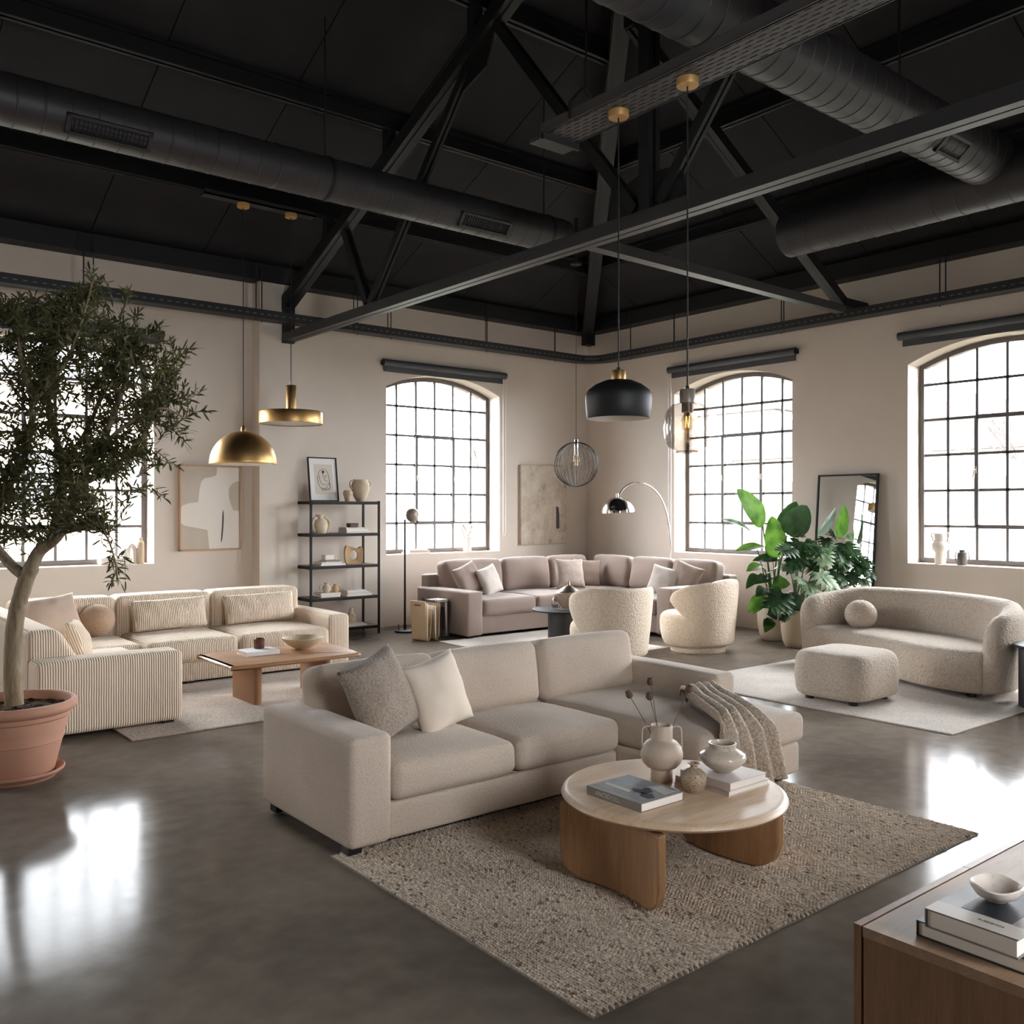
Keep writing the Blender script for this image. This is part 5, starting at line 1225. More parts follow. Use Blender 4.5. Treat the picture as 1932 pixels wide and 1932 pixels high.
# black table with lidded jar
x,y=7.40,8.10
t=thing('side_table','black round table in front of the grey corner sofa','table',(x,y,.012)); T=Matrix.Translation((x,y,0))
m=MB(); m.lathe([(0,.395),(.41,.395),(.425,.402),(.425,.412),(.415,.418),(0,.418)],64,T); O('tabletop',m,M['black'],t,angle=35)
m=MB(); m.lathe([(0,.012),(.24,.012),(.24,.396),(0,.396)],56,T); O('drum_leg',m,M['blackwood'],t,angle=35)
b=book('pale flat book lying on the black round table',x-.17,x+.12,y-.12,y+.10,.418,.014,'greyc','-y')
v=vessel('lidded_jar','bronze-toned lidded jar with a pointed knob on the black table','jar',x-.01,y-.02,.432,[(0,0),(.08,0),(.085,.006),(.10,.05),(.125,.12),(.14,.155),(.145,.17),(.135,.185),(.12,.19),(0,.19)],'vase')
m=MB(); m.lathe([(0,.188),(.132,.188),(.135,.193),(.11,.21),(.075,.235),(.04,.255),(.022,.262),(.018,.29),(.016,.315),(0,.32)],40); O('lid',m,M['nickel'],v,world=False,angle=50)
v=vessel('small_carafe','small smoked glass carafe left of the lidded jar','carafe',x-.13,y+.07,.432,[(0,.0),(.045,0),(.056,.03),(.055,.07),(.035,.11),(.02,.13),(.022,.155)],'lampglass')

# ================================================================== SWIVEL CHAIRS
def merge(o,d=.0015):
    import bmesh
    b=bmesh.new(); b.from_mesh(o.data); bmesh.ops.remove_doubles(b,verts=b.verts,dist=d); bmesh.ops.recalc_face_normals(b,faces=b.faces); b.to_mesh(o.data); b.free(); return o
def swivel(label,x,y,ang):
    t=thing('swivel_chair',label,'armchair',(x,y,0),ang,'cream boucle swivel chairs')
    m=MB(); m.lathe([(0,0),(.30,0),(.305,.006),(.305,.06),(.30,.066),(0,.066)],56); O('plinth',m,M['boucle'],t,world=False,angle=40)
    m=MB(); out=[(.415*math.cos(2*PI*k/56),.415*math.sin(2*PI*k/56)-.015) for k in range(56)]
    m.pad(out,[(.07,.07),(.085,.05),(.14,.025),(.24,.004),(.34,0),(.39,.008),(.42,.03),(.435,.06),(.445,.12),(.45,.2)]); O('seat',m,M['boucle'],t,world=False,angle=80)
    def H(u): 
        a=abs(u); base=.80-.16*max(0,(a-.35)/.65)**2.0
        r=.10; e=(1-a)*.85
        if e<r: base-= r-math.sqrt(max(0,r*r-(r-e)**2))
        return base
    def thm(z): return R(62)+R(56)*min(1,max(0,(z-.28)/.30))**.8
    def ro(z): return .395+.065*min(1,max(0,(z-.08)/.72))
    def pos(u,w,inner):
        z=.085+(H(u)-.085)*w
        th=u*thm(z); f=(max(0,1-abs(u)**10))**.5*(max(0,1-w**14))**.5*(max(0,1-(1-w)**30))**.5
        r=ro(z)-( .12*f if inner else 0)-.02*(1-f)*0
        r-= .028*(1-f) if not inner else -0.0*(1-f)
        if inner: r=ro(z)-.028*(1-f)-.12*f
        return (r*math.sin(th),r*math.cos(th),z)
    m=MB(); m.grid(lambda a,b:pos(2*a-1,b,False),72,28)
    m.grid(lambda a,b:pos(2*a-1,b,True),72,28)
    o=O('curved_back',m,M['boucle'],t,world=False,angle=80); merge(o)
    return t
# local +y is the back of the chair
def heading(dx,dy): return math.atan2(-dx,dy)
swivel('right-hand cream swivel chair with its whole round base in view',8.20,6.80,heading(.30,-.92))
swivel('left-hand cream swivel chair rising behind the oatmeal sofa back',6.86,6.86,heading(-.28,-.95))

# ================================================================== CURVED SOFA, OTTOMAN, RUG
t=thing('area_rug','pale beige rug under the boucle ottoman','rug',(7.8,4.4,0))
m=MB(); m.rbox(6.505,9.3,3.11,5.70,0,.012,r=.004,n=2); O('pile',m,M['rugpale'],t)
t=thing('curved_sofa','curved sand boucle sofa in front of the leaning mirror','sofa',(8.4,4.5,.012))
OP=spline([Vector(p+(0,)) for p in [(7.80,3.36),(8.10,3.32),(8.50,3.46),(8.82,3.85),(8.99,4.4),(8.97,4.9),(8.82,5.30),(8.55,5.50),(8.26,5.56)]],12)
seg=[0]
for i in range(1,len(OP)): seg.append(seg[-1]+(OP[i]-OP[i-1]).length)
TL=seg[-1]
def OPt(s):
    s=max(0,min(TL,s)); i=max(k for k in range(len(seg)) if seg[k]<=s); i=min(i,len(OP)-2)
    f=(s-seg[i])/(seg[i+1]-seg[i]); p=OP[i].lerp(OP[i+1],f); tn=(OP[i+1]-OP[i]).normalized(); return p,Vector((-tn.y,tn.x,0))
def Hs(s):
    e=min(s,TL-s); base=.70+.10*min(1,e/.8)**1.2; r=.20
    if e<r: base-= (r-math.sqrt(max(0,r*r-(r-e)**2)))
    return base
def ps(a,b,inner):
    s=a*TL; H=Hs(s); z=.055+(H-.055)*b; p,n=OPt(s); u=2*a-1
    f=(max(0,1-abs(u)**26))**.5*(max(0,1-b**12))**.5*(max(0,1-(1-b)**40))**.5
    off=(.11*(1-f)+(.22*f if inner else 0)) if inner else .11*(1-f)
    if inner: off=.11*(1-f)+.22*f
    flare=-.05*(b-.4)
    q=p+n*(off+flare); return (q.x,q.y,z)
m=MB(); m.grid(lambda a,b:ps(a,b,False),110,26); m.grid(lambda a,b:ps(a,b,True),110,26)
o=O('curved_back',m,M['boucle2'],t,angle=80); merge(o)
FR=spline([Vector(p+(0,)) for p in [(8.27,5.49),(8.225,5.40),(8.21,5.15),(8.13,4.8),(8.0,4.42),(7.86,4.12),(7.785,3.85),(7.785,3.64),(7.82,3.52)]],8)
def frp(a):
    q=a*(len(FR)-1); i=min(int(q),len(FR)-2); return FR[i].lerp(FR[i+1],q-i)
SEC=[(.10,.06),(.02,.06),(.008,.075),(0,.12),(-.004,.2),(0,.29),(.006,.335),(.02,.368),(.045,.392),(.085,.404),(.14,.408)]
def seatp(a,b):
    F_=frp(a); p,n=OPt(TL*(.965-.93*a)); B_=p+n*.13; d=B_-F_; L_=d.length; d.normalize()
    k=b*(len(SEC)+5); i=int(round(k))
    if i<len(SEC): t_,z=SEC[i]
    else: t_=.14+(L_-.14)*(i-len(SEC)+1)/6; z=.408
    z+=.012*math.sin(PI*min(1,max(0,t_/L_)))*(i>=6)
    q=F_+d*t_; return (q.x,q.y,z)
m=MB(); m.grid(seatp,72,len(SEC)+5)
nv=len(SEC)+6
m.f+=[tuple(range(nv)),tuple(72*nv+k for k in range(nv-1,-1,-1))]
fixn(O('seat',m,M['boucle2'],t,angle=75))
for (x,y) in ((7.92,3.62),(8.28,5.35),(8.75,4.4)):
    m=MB(); m.lathe([(0,0.012),(.04,.012),(.04,.06),(0,.06)],16,Matrix.Translation((x,y,0))); O('foot',m,M['foot'],t)
c=at(1624,1150,9.22); ball('round sand boucle ball cushion on the curved sofa',(c.x,c.y,.407+.155*.88),.155,'boucle2')
t=thing('ottoman','low rounded boucle ottoman on the pale beige rug','ottoman',(7.05,4.26,.012))
m=MB(); m.pad(rrect(6.68,7.42,3.92,4.60,.20,10),[(.05,.05),(.065,.02),(.10,.004),(.20,-.006),(.30,-.004),(.35,.004),(.385,.02),(.408,.045),(.42,.08),(.428,.14),(.431,.2)]); O('cushion',m,M['boucle2'],t,angle=80)
for (x,y) in ((6.82,4.06),(7.28,4.06),(6.82,4.46),(7.28,4.46)):
    m=MB(); m.lathe([(0,.012),(.035,.012),(.035,.06),(0,.06)],16,Matrix.Translation((x,y,0))); O('foot',m,M['foot'],t)
x,y=7.98,3.02
t=thing('side_table','black drum side table at the right edge by the curved sofa','table',(x,y,0)); T=Matrix.Translation((x,y,0))
m=MB(); m.lathe([(0,.49),(.265,.49),(.275,.495),(.275,.505),(.268,.51),(0,.51)],56,T); O('tabletop',m,M['black'],t,angle=35)
m=MB(); m.lathe([(0,0),(.225,0),(.235,.008),(.235,.49),(0,.49)],56,T); O('drum_leg',m,M['blackwood'],t,angle=35)

# ================================================================== ARC LAMP
xl=9.98
B=atX(1266,1056,xl)
t=thing('arc_lamp','chrome arc floor lamp curving over the grey corner sofa','lamp',(B.x,B.y,0))
m=MB(); m.lathe([(0,0),(.15,0),(.15,.04),(.145,.045),(0,.045)],40,Matrix.Translation((B.x,B.y,0))); O('base',m,M['chrome'],t)
fwB=SA*B.x+CA*B.y
pts=[Vector((B.x,B.y,.04)),Vector((B.x,B.y,.5)),at(1266,1050,fwB),at(1264,1005,fwB-.02),at(1257,965,fwB-.06),at(1245,937,fwB-.12),at(1228,919,fwB-.18),at(1208,911,fwB-.24),at(1190,913,fwB-.3),at(1176,922,fwB-.34),at(1169,933,fwB-.36)]
m=MB(); m.tube(spline(pts,6),.011,12); O('arched_pole',m,M['chrome'],t)
m=MB(); m.tube([pts[2]-Vector((0,0,.12)),pts[2]-Vector((0,0,.02))],.016,12); O('collar',m,M['chrome'],t)
c=at(1166,966,fwB-.36); r=32.5/FPX*(fwB-.36)
m=MB(); prof=[(r,0)]+[(r*math.cos(R(a)),r*.88*math.sin(R(a))) for a in range(6,90,6)]+[(.0,r*.88)]
prof2=[(0,r*.85)]+[((r-.006)*math.cos(R(a)),(r*.88-.008)*math.sin(R(a))) for a in range(84,-1,-6)]+[(r,0)]
q=Matrix.Translation(c)@Matrix.Rotation(R(-4),4,'Y')
m.lathe(prof,44,q); fixn(O('dome_shade',m,M['chrome'],t,angle=60)); m=MB(); m.lathe(prof2,44,q); fixn(O('shade_lining',m,M['shade_in'],t,angle=60))
m=MB(); m.lathe([(0,r*.87),(.02,r*.87),(.02,r*.87+.05),(0,r*.87+.055)],14,q); O('cap',m,M['chrome'],t)

# ================================================================== LEANING MIRROR
zt_=2.02; y0,y1=5.765,6.585
ln=math.atan2(.172,zt_)
t=thing('leaning_mirror','tall black-framed mirror leaning on the wall behind the plants','mirror',(10.07,(y0+y1)/2,0),(0,ln,R(-2.2)))
W_=(y1-y0); Hm=zt_/math.cos(ln)
m=MB()
for (a,b,c,d) in ((-W_/2,W_/2,0,.02),(-W_/2,W_/2,Hm-.02,Hm),(-W_/2,-W_/2+.02,0,Hm),(W_/2-.02,W_/2,0,Hm)): m.box(-.015,.02,a,b,c,d)
O('frame',m,M['black'],t,world=False,angle=25)
m=MB(); m.box(-.004,.006,-W_/2+.015,W_/2-.015,.015,Hm-.015); O('mirror_glass',m,M['mirror'],t,world=False,angle=25)

# ================================================================== POTTED PLANTS
def potmesh(x,y,h,r): 
    m=MB(); m.lathe([(0,0),(r*.62,0),(r*.72,.012),(r*.88,.08),(r*.98,h*.45),(r,h*.85),(r*.985,h-.008),(r*.95,h),(r*.90,h-.012),(r*.9,h*.7),(0,h*.7)],48,Matrix.Translation((x,y,0))); return m
def blade(m,b,tip,w,nrm,droop=.0,fold=.18,n=12,shape='paddle',wav=0):
    b,tip=Vector(b),Vector(tip); d=tip-b; L_=d.length; d.normalize(); s=d.cross(Vector(nrm)).normalized(); up=s.cross(d).normalized()
    vs=[];fs=[]
    for k in range(n+1):
        t_=k/n
        if shape=='paddle': ww=w/2*(math.sin(PI*min(1,t_*.98+.02)**.75))**.62
        elif shape=='heart': ww=w/2*(math.sin(PI*min(1,t_**.62*.99+.01)))**.8
        else: ww=w/2*(math.sin(PI*(t_*.97+.015)))**.9
        c=b+d*(L_*t_)+up*(math.sin(t_*PI)*L_*.06)-Vector((0,0,1))*droop*t_*t_*L_
        for q in (-1,-.5,0,.5,1):
            vs.append(c+s*(ww*q)+up*(abs(q)*ww*fold+wav*math.sin(t_*14+q*3)*abs(q)*ww))
    for k in range(n):
        for j in range(4):
            a=k*5+j; fs.append((a,a+5,a+6,a+1))
    m.add(vs,fs)
def z6(zx,zy): return (1360+zx/5.683,900+zy/5.683)
bx,by=9.56,6.74; D1=SA*bx+CA*by
t=thing('banana_leaf_plant','tall plant with big paddle leaves in a stone pot by the window','plant',(bx,by,0))
O('pot',potmesh(bx,by,.50,.205),M['potA'],t,angle=50)
m=MB(); m.lathe([(0,.44),(.18,.44)],32,Matrix.Translation((bx,by,0))); O('soil',m,M['soil'],t)
st=MB()
def stemto(p,r0=.010,r1=.005,base=None,bow=.12):
    base=base or Vector((bx+rnd.uniform(-.06,.06),by+rnd.uniform(-.06,.06),.44)); p=Vector(p)
    mid=base.lerp(p,.55)+Vector((base.x-p.x,base.y-p.y,0))*(-bow*-1)*.6; P=spline([base,mid,p],7); n=len(P)
    st.tube(P,[r0+(r1-r0)*k/(n-1) for k in range(n)],7)
big=[((450,520),(170,128),.30,'leafA',0,(-.5,-.6,.6)),((600,860),(545,415),.27,'leafA',-.15,(-.6,-.7,.1)),((655,585),(812,262),.24,'leafB',.25,(-.6,-.6,.4)),((712,615),(925,305),.34,'leafB',-.25,(-.5,-.8,.2)),((1040,640),(1050,290),.26,'leafB',.25,(-.5,-.8,.2))]
for (a,b,w,mt,dd,nr) in big[:4]:
    A=at(*z6(*a),D1+dd); Bp=at(*z6(*b),D1+dd*.6-.1); m=MB(); blade(m,A,Bp,w,nr,0,.12,16,wav=.03)
    O('leaf',m,M[mt],t,angle=80,label='bright paddle leaf' if mt=='leafA' else 'dark paddle leaf'); stemto(A,.013,.007)
for (pts,w,mt) in [([(470,850),(330,590)],.0,None),([(330,590),(5,430)],.09,'leafV'),([(470,745),(150,775)],.12,'leafA'),([(640,890),(340,880)],.14,'leafB'),([(440,945),(275,1000)],.13,'leafA'),([(500,860),(480,790)],.10,'leafA'),([(560,900),(630,880)],.1,'leafA')]:
    if mt is None: continue
    A=at(*z6(*pts[0]),D1-.1); Bp=at(*z6(*pts[1]),D1-.25); m=MB(); blade(m,A,Bp,w,(-.4,-.6,.7),.05,.25,12,'leaf',.05); O('leaf',m,M[mt],t,angle=80); stemto(A,.008,.004)
for (a,b,w) in [((400,1050),(268,1175),.14),((505,1075),(365,1125),.15),((480,1195),(372,1265),.15),((470,1300),(290,1420),.2),((450,1330),(345,1450),.13),((560,1540),(455,1580),.12),((540,1530),(470,1650),.15),((520,1450),(600,1520),.12),((700,1095),(550,1200),.2),((560,1250),(530,1180),.12),((640,1250),(600,1400),.16),((500,1340),(560,1430),.14),((420,1200),(470,1290),.13),((560,1000),(620,960),.12),((520,1120),(560,1060),.12),((470,1000),(430,940),.1),((600,1100),(640,1030),.12),((480,1080),(520,1010),.12)]:
    A=at(*z6(*a),D1-.22); Bp=at(*z6(*b),D1-.34); m=MB(); blade(m,A,Bp,w,(-.5,-.6,.7),.12,.15,10,'heart',.04); O('leaf',m,M['leafB' if rnd.random()<.7 else 'leafA'],t,angle=80); stemto(A,.006,.003,bow=.2)
O('stems',st,M['stem'],t,angle=80)
# split-leaf plant
bx,by=9.26,6.22; D2=SA*bx+CA*by
t=thing('monstera_plant','split-leaf plant in a sand pot beside the curved sofa','plant',(bx,by,0))
O('pot',potmesh(bx,by,.44,.185),M['potB'],t,angle=50)
m=MB(); m.lathe([(0,.38),(.16,.38)],32,Matrix.Translation((bx,by,0))); O('soil',m,M['soil'],t)
st=MB()
def monstera(c,tip,size,nrm,mat):
    c,tip=Vector(c),Vector(tip); d=(tip-c).normalized(); s=d.cross(Vector(nrm)).normalized(); up=s.cross(d).normalized(); m=MB()
    L_=size
    def lobe(b,e,w,dr): blade(m,b,e,w,up,dr,.1,6,'leaf')
    lobe(c,c+d*L_,L_*.20,.12)
    for k in range(6):
        t_=.06+.13*k; b=c+d*(L_*t_); reach=L_*(.62-.055*k)*(1 if k else .75)
        for sg in (-1,1):
            dirn=(s*sg*math.cos(R(-28+14*k))+d*math.sin(R(-28+14*k))).normalized()
            lobe(b,b+dirn*reach,L_*.19,.14)
    for sg in (-1,1):
        m.add([c-d*L_*.04,c+s*sg*L_*.16+up*.01,c+s*sg*L_*.15+d*L_*.6,c+d*L_*.8],[(0,1,2,3)])
    return m
ml=[((860,720),(800,900),.36,-.25,'leafC'),((760,760),(640,800),.26,-.3,'leafC'),((900,700),(1000,780),.30,-.2,'leafC'),((1080,790),(1110,900),.28,-.1,'leafV'),((830,640),(850,610),.16,-.1,'leafC'),((740,960),(720,1000),.24,-.1,'leafB'),((1050,1030),(1200,1180),.30,-.2,'leafV'),((940,1140),(1000,1240),.28,-.25,'leafV'),((880,1100),(820,1110),.2,-.2,'leafV'),((660,1250),(560,1370),.34,-.3,'leafC'),((700,1330),(690,1420),.22,-.3,'leafC'),((800,1260),(770,1320),.2,-.1,'leafC'),((1150,1000),(1200,1060),.24,0,'leafB'),((1000,1000),(1040,920),.24,0,'leafC'),((900,960),(960,900),.26,.05,'leafC'),((820,900),(760,960),.24,.0,'leafC'),((1120,660),(1140,760),.2,.1,'leafB'),((1240,760),(1290,860),.34,.1,'leafC'),((1330,720),(1400,790),.30,.15,'leafC'),((1280,880),(1260,960),.26,.1,'leafC'),((1400,900),(1480,980),.28,.12,'leafC'),((1480,860),(1560,920),.24,.15,'leafC'),((1420,1040),(1440,1100),.24,.1,'leafB'),((1540,960),(1590,1050),.24,.15,'leafC'),((1330,1060),(1280,1120),.22,.05,'leafB'),((1230,1090),(1180,1160),.22,0,'leafV'),((1500,1100),(1550,1160),.2,.1,'leafV'),((740,1420),(700,1470),.16,-.2,'leafB'),((680,1480),(650,1560),.14,-.25,'leafB'),((860,1360),(830,1420),.16,-.1,'leafB'),((1200,640),(1190,560),.16,.1,'leafB')]
for (a,b,sz,dd,mt) in ml:
    A=at(*z6(*a),D2+dd); Bp=at(*z6(*b),D2+dd-.12)
    O('leaf',monstera(A,Bp,sz,(-.45+rnd.uniform(-.2,.2),-.6,.75),mt),M[mt],t,angle=80,label='variegated leaf' if mt=='leafV' else None)
    stemto(A,.008,.004,Vector((bx+rnd.uniform(-.06,.06),by+rnd.uniform(-.06,.06),.38)),.15)
O('stems',st,M['stem'],t,angle=80)

# ================================================================== SIDEBOARD
t=thing('sideboard','walnut sideboard at the lower right corner','sideboard',(2.9,.97,0))
xa,xb,ya,yb,zt_=2.0,4.2,.74,1.19,.62
m=MB(); m.box(xa,xb,ya,yb-.024,.596,zt_); O('top',m,M['walnut'],t,angle=25)
for x in (xa,xb-.024):
    m=MB(); m.box(x,x+.024,ya,yb-.026,.04,.5955); O('side_panel',m,M['walnutv'],t,angle=25)
m=MB(); m.box(xa+.024,xb-.024,ya,ya+.01,.06,.59); m.box(xa+.024,xb-.024,ya+.01,yb-.03,.05,.07); O('carcass',m,M['walnutv'],t,angle=25)
for k in range(4):
    a=xa+(xb-xa)*k/4+.0015; b=xa+(xb-xa)*(k+1)/4-.0015
    m=MB(); m.box(a,b,yb-.019,yb,.05,zt_); O('door',m,M['walnutv'],t,angle=25)
m=MB(); m.box(xa+.06,xb-.06,ya+.05,yb-.08,0,.045); O('plinth',m,M['foot'],t,angle=25)
b=book('dark hardback at the bottom on the sideboard',2.055,2.36,.80,1.065,zt_,.036,'darkc','+y','books on the sideboard')
flat('cover_print',[(-.10,-.13),(.0,-.13),(.0,-.06),(-.10,-.06)],.036,'printbrown',b)
b=book('grey hardback under the small stoneware dish',2.035,2.33,.835,1.035,zt_+.036,.042,'greyc','+y','books on the sideboard')
flat('cover_print',[(-.08,-.06),(.12,-.06),(.12,.05),(-.08,.05)],.042,'printdark',b)
flat('cover_print',[(-.147,-.1),(-.085,-.1),(-.085,.1),(-.147,.1)],.042,'printlight',b)
text('FUEDEMCA',.011,'ink',b,Matrix.Translation((-.112,-.03,.0428))@Matrix.Rotation(R(-90),4,'Z'))
p=atZ(1880,1698,zt_+.078)
m=MB(); m.lathe([(0,0),(.022,0),(.024,.003),(.044,.013),(.054,.026),(.057,.036),(.054,.039),(.050,.035),(.04,.018),(.02,.009),(0,.008)],48)
m.v=[(x*(1+.03*math.cos(2*math.atan2(y,x))),y,z+(.003*math.sin(3*math.atan2(y,x)) if z>.02 else 0)) for x,y,z in m.v]
tag(O('dish',m,M['dishglaze'],None,world=False,loc=(p.x,p.y,zt_+.0785)),'small uneven stoneware dish on the grey book','dish')

# ================================================================== THINGS ON THE WINDOW SILLS
yy=YA+.13
v=vessel('knotted_vase','white vase with twisted loop handles on the window sill','vase',atY(882,0,yy).x,yy,SILL,[(0,0),(.055,0),(.06,.006),(.062,.10),(.06,.2),(.05,.22),(.04,.21),(.04,.05),(0,.03)],'whiteclay')
for s,tw_ in ((-1,.0),(1,.0),(-1,.5),(1,.5)):
    handle(v,[Vector((s*.03,.0,.2)),Vector((s*.01,-.02,.26)),Vector((s*.05+tw_*.02,0,.34)),Vector((s*.075,.01,.40-tw_*.06)),Vector((s*.09,.01,.33)),Vector((s*.055,0,.20))],.011,'whiteclay')
for k,(w_,h_,cv,dx,lb) in enumerate([(.36,.022,'white',0,'white book at the bottom on the bookcase-side sill'),(.33,.02,'beigec',.01,'beige book in the middle of the sill stack'),(.30,.018,'offw',-.01,'pale book on top of the sill stack')]):
    x=atY(784,0,yy).x+dx; book(lb,x-w_/2,x+w_/2,yy-.10,yy+.09,SILL+[0,.022,.042][k],h_,cv,'-y','books on the window sill')
xx=XB+.12
v=vessel('totem_vase','tall cream stacked vase with tiny handles on the right sill','vase',xx,atX(1774,0,xx).y,SILL,[(0,0),(.055,0),(.058,.004),(.058,.13),(.062,.14),(.085,.165),(.092,.20),(.085,.235),(.066,.255),(.062,.265),(.064,.34),(.058,.35),(.05,.345),(.05,.27),(.07,.2),(.04,.1),(0,.05)],'whiteclay')
for s in (-1,1): handle(v,[Vector((0,s*.06,.345)),Vector((0,s*.095,.35)),Vector((0,s*.10,.315)),Vector((0,s*.085,.295)),Vector((0,s*.09,.27)),Vector((0,s*.065,.262))],.009,'whiteclay')
v=vessel('dark_jug','small dark grey jug beside the tall cream vase','jug',xx-.02,atX(1817,0,xx).y,SILL,[(0,0),(.048,0),(.052,.004),(.052,.12),(.046,.14),(.03,.146),(.03,.165),(.034,.17),(.026,.17),(.024,.145),(.04,.12),(0,.02)],'darkclay')
for s in (-1,1): handle(v,[Vector((0,s*.04,.14)),Vector((0,s*.07,.135)),Vector((0,s*.076,.07)),Vector((0,s*.06,.03)),Vector((0,s*.05,.025))],.006,'darkclay')
o=MB(); o.rbox(-.15,.15,-.08,.08,0,.085,r=.03); tag(O('trough_bowl',o,M['whiteclay'],None,world=False,loc=(atY(212,0,yy).x,yy,SILL)),'white oblong trough on the sill behind the olive tree','bowl')
vessel('bottle_vase','short white bottle on the sill behind the olive tree','vase',atY(236,0,yy).x,yy-.02,SILL,[(0,0),(.035,0),(.038,.005),(.038,.11),(.03,.135),(.018,.15),(.018,.18),(.012,.18),(.01,.14),(0,.02)],'whiteclay')
m=MB(); m.tube(spline([Vector(p) for p in [(-.035,0,0.02),(-.035,0,.16),(0,0,.215),(.035,0,.16),(.035,0,.02)]],6),.026,12); m.box(-.06,.06,-.03,.03,0,.03); tag(O('arch_sculpture',m,M['whiteclay'],None,world=False,loc=(atY(248,0,yy).x,yy,SILL)),'small white arch ornament between two sill bottles','sculpture')
vessel('bottle_vase','tallest sand-coloured bottle at the end of the left sill','vase',atY(264,0,yy).x,yy-.02,SILL,[(0,0),(.036,0),(.04,.005),(.04,.24),(.03,.262),(.022,.268),(.022,.30),(.016,.30),(.014,.26),(0,.02)],'sandclay')

# ================================================================== OUTSIDE
m=MB(); m.box(-40,90,-60,110,-.62,-.6); m2=MB()
def ring(m):
    m.box(-60,100,YA+OT+.02,120,-.8,-.55); m.box(XB+OT+.02,110,-60,YA+OT+.02,-.8,-.55)
m=MB(); ring(m); tag(O('ground',m,M['grass']),'pale lawn outside the windows','lawn',kind='structure')
def house(label,x0,x1,y0,y1,h,rh,along,wall,wins):
    t=thing('house',label,'building',((x0+x1)/2,(y0+y1)/2,-.55))
    m=MB(); m.box(x0,x1,y0,y1,-.6,h); O('wall',m,M[wall],t,angle=25)
    m=MB(); e=.4
    if along=='x': cy=(y0+y1)/2; m.prism([(x0-e,y0-e,h-.1),(x0-e,y1+e,h-.1),(x0-e,cy,h+rh)],(x1-x0+2*e,0,0))
    else: cx=(x0+x1)/2; m.prism([(x0-e,y0-e,h-.1),(x1+e,y0-e,h-.1),(cx,y0-e,h+rh)],(0,y1-y0+2*e,0))
    fixn(O('roof',m,M['roof'],t,angle=25))
    for (face,a,z0,w,hh) in wins:
        m=MB()
        if face=='-x': m.box(x0-.05,x0+.05,a-w/2,a+w/2,z0,z0+hh)
        else: m.box(a-w/2,a+w/2,y0-.05,y0+.05,z0,z0+hh)
        O('house_window',m,M['winout'],t,angle=25)
house('cream gabled house beyond the window right of the mirror',30,42,11,23,3.6,2.6,'x','housewall',[('-x',13.2,1.3,1.2,1.3),('-x',16.5,.4,1.4,1.9),('-x',20,1.3,1.2,1.3)])
house('long pale building beyond the banana plant window',34,46,24,46,6.0,3.0,'y','housewall',[('-x',26+3*k,1.2,1.3,1.7) for k in range(6)])
house('red brick building beyond the olive tree window',-12,16,38,50,6.5,3.5,'x','farbrick',[('-y',-8+4*k,1.5,1.6,2.2) for k in range(6)])
def bare(label,x,y,h,seed):
    r_=random.Random(seed); t=thing('bare_tree',label,'tree',(x,y,-.55),0,'bare trees outside'); m=MB()
    def br(p,d,ln,rad,dep):
        q=p+d*ln; m.tube([p,p.lerp(q,.5)+Vector((r_.uniform(-.1,.1),r_.uniform(-.1,.1),0))*ln*.3,q],[rad,rad*.8,rad*.6],5,False)
        if dep:
            for k in range(3): br(p.lerp(q,r_.uniform(.55,1)),(d+Vector((r_.uniform(-.8,.8),r_.uniform(-.8,.8),r_.uniform(-.1,.5)))).normalized(),ln*r_.uniform(.55,.8),rad*.55,dep-1)
    br(Vector((x,y,-.6)),Vector((0,0,1)),h*.35,.12,5); O('branches',m,M['barktree'],t)
for k,(x,y,h,lb) in enumerate([(26,9.5,8,'bare tree nearest the cream gabled house'),(33,8,9,'bare tree farther off beyond the right window'),(28,5.5,8,'bare tree at the right edge of the right window'),(30,25,7,'bare tree before the long pale building'),(25,33,8,'bare tree beyond the window by the bookcase')]): bare(lb,x,y,h,k)
m=MB()
m.rbox(38,39,-8,9,-.6,1.5,r=.4,wob=.3,n=12); o=O('hedge',m,M['hedge']); tag(o,'low bare brown hedge beyond the right-hand lawn','hedge',kind='stuff')

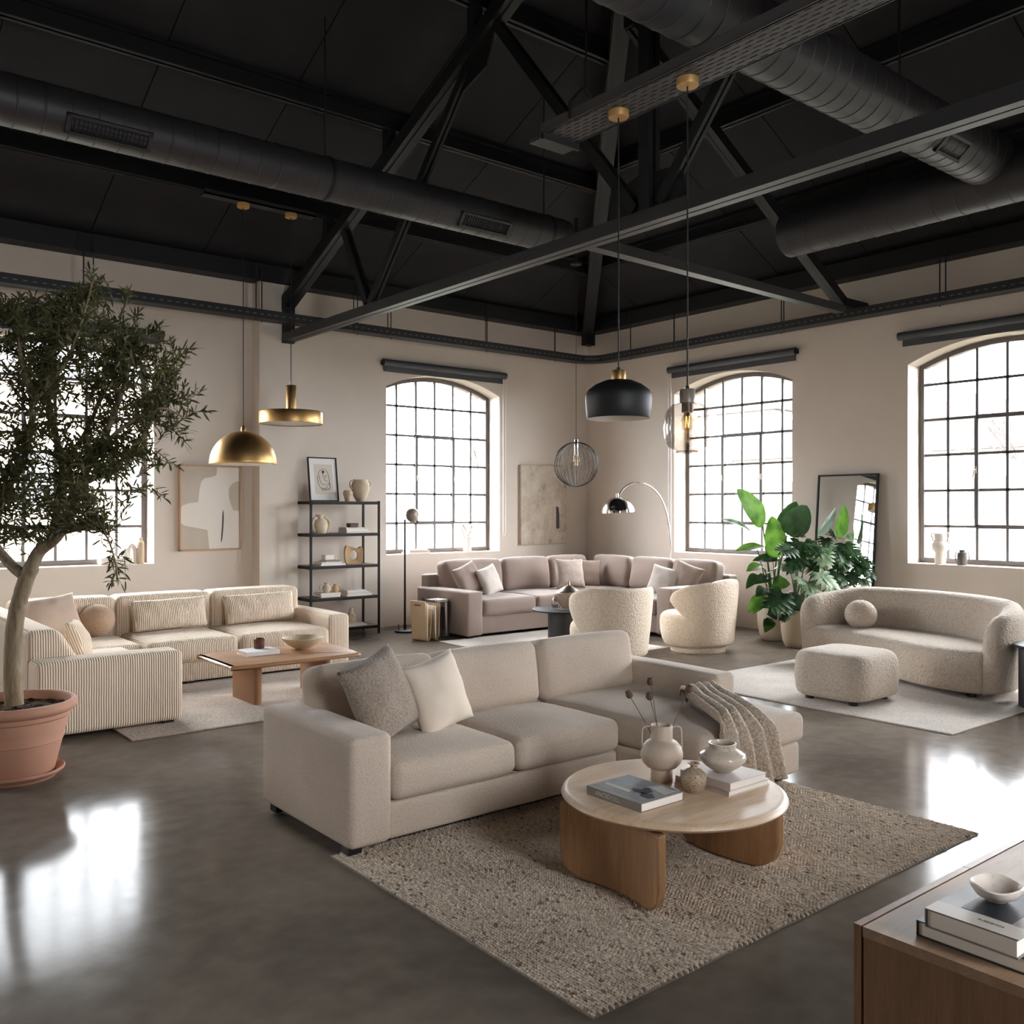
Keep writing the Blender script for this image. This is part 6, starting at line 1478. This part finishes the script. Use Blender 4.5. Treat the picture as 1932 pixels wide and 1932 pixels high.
# ================================================================== LIGHT, SKY, CAMERA
w=bpy.data.worlds.new('overcast_sky'); bpy.context.scene.world=w; w.use_nodes=True
nt=w.node_tree; bg=nt.nodes['Background']
tc=nt.nodes.new('ShaderNodeTexCoord'); sp=nt.nodes.new('ShaderNodeSeparateXYZ'); nt.links.new(tc.outputs['Generated'],sp.inputs[0])
rp=nt.nodes.new('ShaderNodeValToRGB'); nt.links.new(sp.outputs['Z'],rp.inputs[0])
rp.color_ramp.elements[0].position=0; rp.color_ramp.elements[0].color=(.84,.87,.93,1); rp.color_ramp.elements[1].position=.6; rp.color_ramp.elements[1].color=(.95,.97,1.0,1)
nt.links.new(rp.outputs[0],bg.inputs['Color']); bg.inputs['Strength'].default_value=SKY
def portal(loc,rot,sx,sy):
    l=bpy.data.lights.new('window_portal','AREA'); l.shape='RECTANGLE'; l.size=sx; l.size_y=sy; l.cycles.is_portal=True
    o=bpy.data.objects.new('window_portal',l); col.objects.link(o); o.location=loc; o.rotation_euler=rot
for (a,b) in WIN_A: portal(((a+b)/2,YA+OT+.02,(SILL+CRN)/2),(R(-90),0,0),b-a,CRN-SILL)
for (a,b) in WIN_B: portal((XB+OT+.02,(a+b)/2,(SILL+CRN)/2),(R(90),0,R(90)),b-a,CRN-SILL)
cam=bpy.data.cameras.new('camera'); co=bpy.data.objects.new('camera',cam); col.objects.link(co)
for (a,b) in WIN_FILL: portal(((a+b)/2,Y0-WT-.1,(SILL+CRN)/2),(R(90),0,0),b-a,CRN-SILL)
for (a,b) in WIN_D: portal((X0-WT-.1,(a+b)/2,(SILL+CRN)/2),(R(90),0,R(-90)),b-a,CRN-SILL)
co.location=(0,0,EYE); co.rotation_euler=(R(90),0,-math.atan2(SA,CA))
cam.sensor_width=36; cam.lens=36*FPX/1932; cam.shift_y=-6/1932; cam.clip_start=.05; cam.clip_end=300
sc=bpy.context.scene; sc.camera=co
sc.view_settings.view_transform='Standard'; sc.view_settings.look='None'; sc.view_settings.gamma=1; sc.view_settings.use_curve_mapping=False
sc.view_settings.exposure=EXPO
sc.cycles.max_bounces=10; sc.cycles.diffuse_bounces=6; sc.cycles.glossy_bounces=5; sc.cycles.transmission_bounces=6; sc.cycles.transparent_max_bounces=16
sc.cycles.sample_clamp_indirect=8; sc.cycles.caustics_reflective=False; sc.cycles.caustics_refractive=False
sc.cycles.use_denoising=True
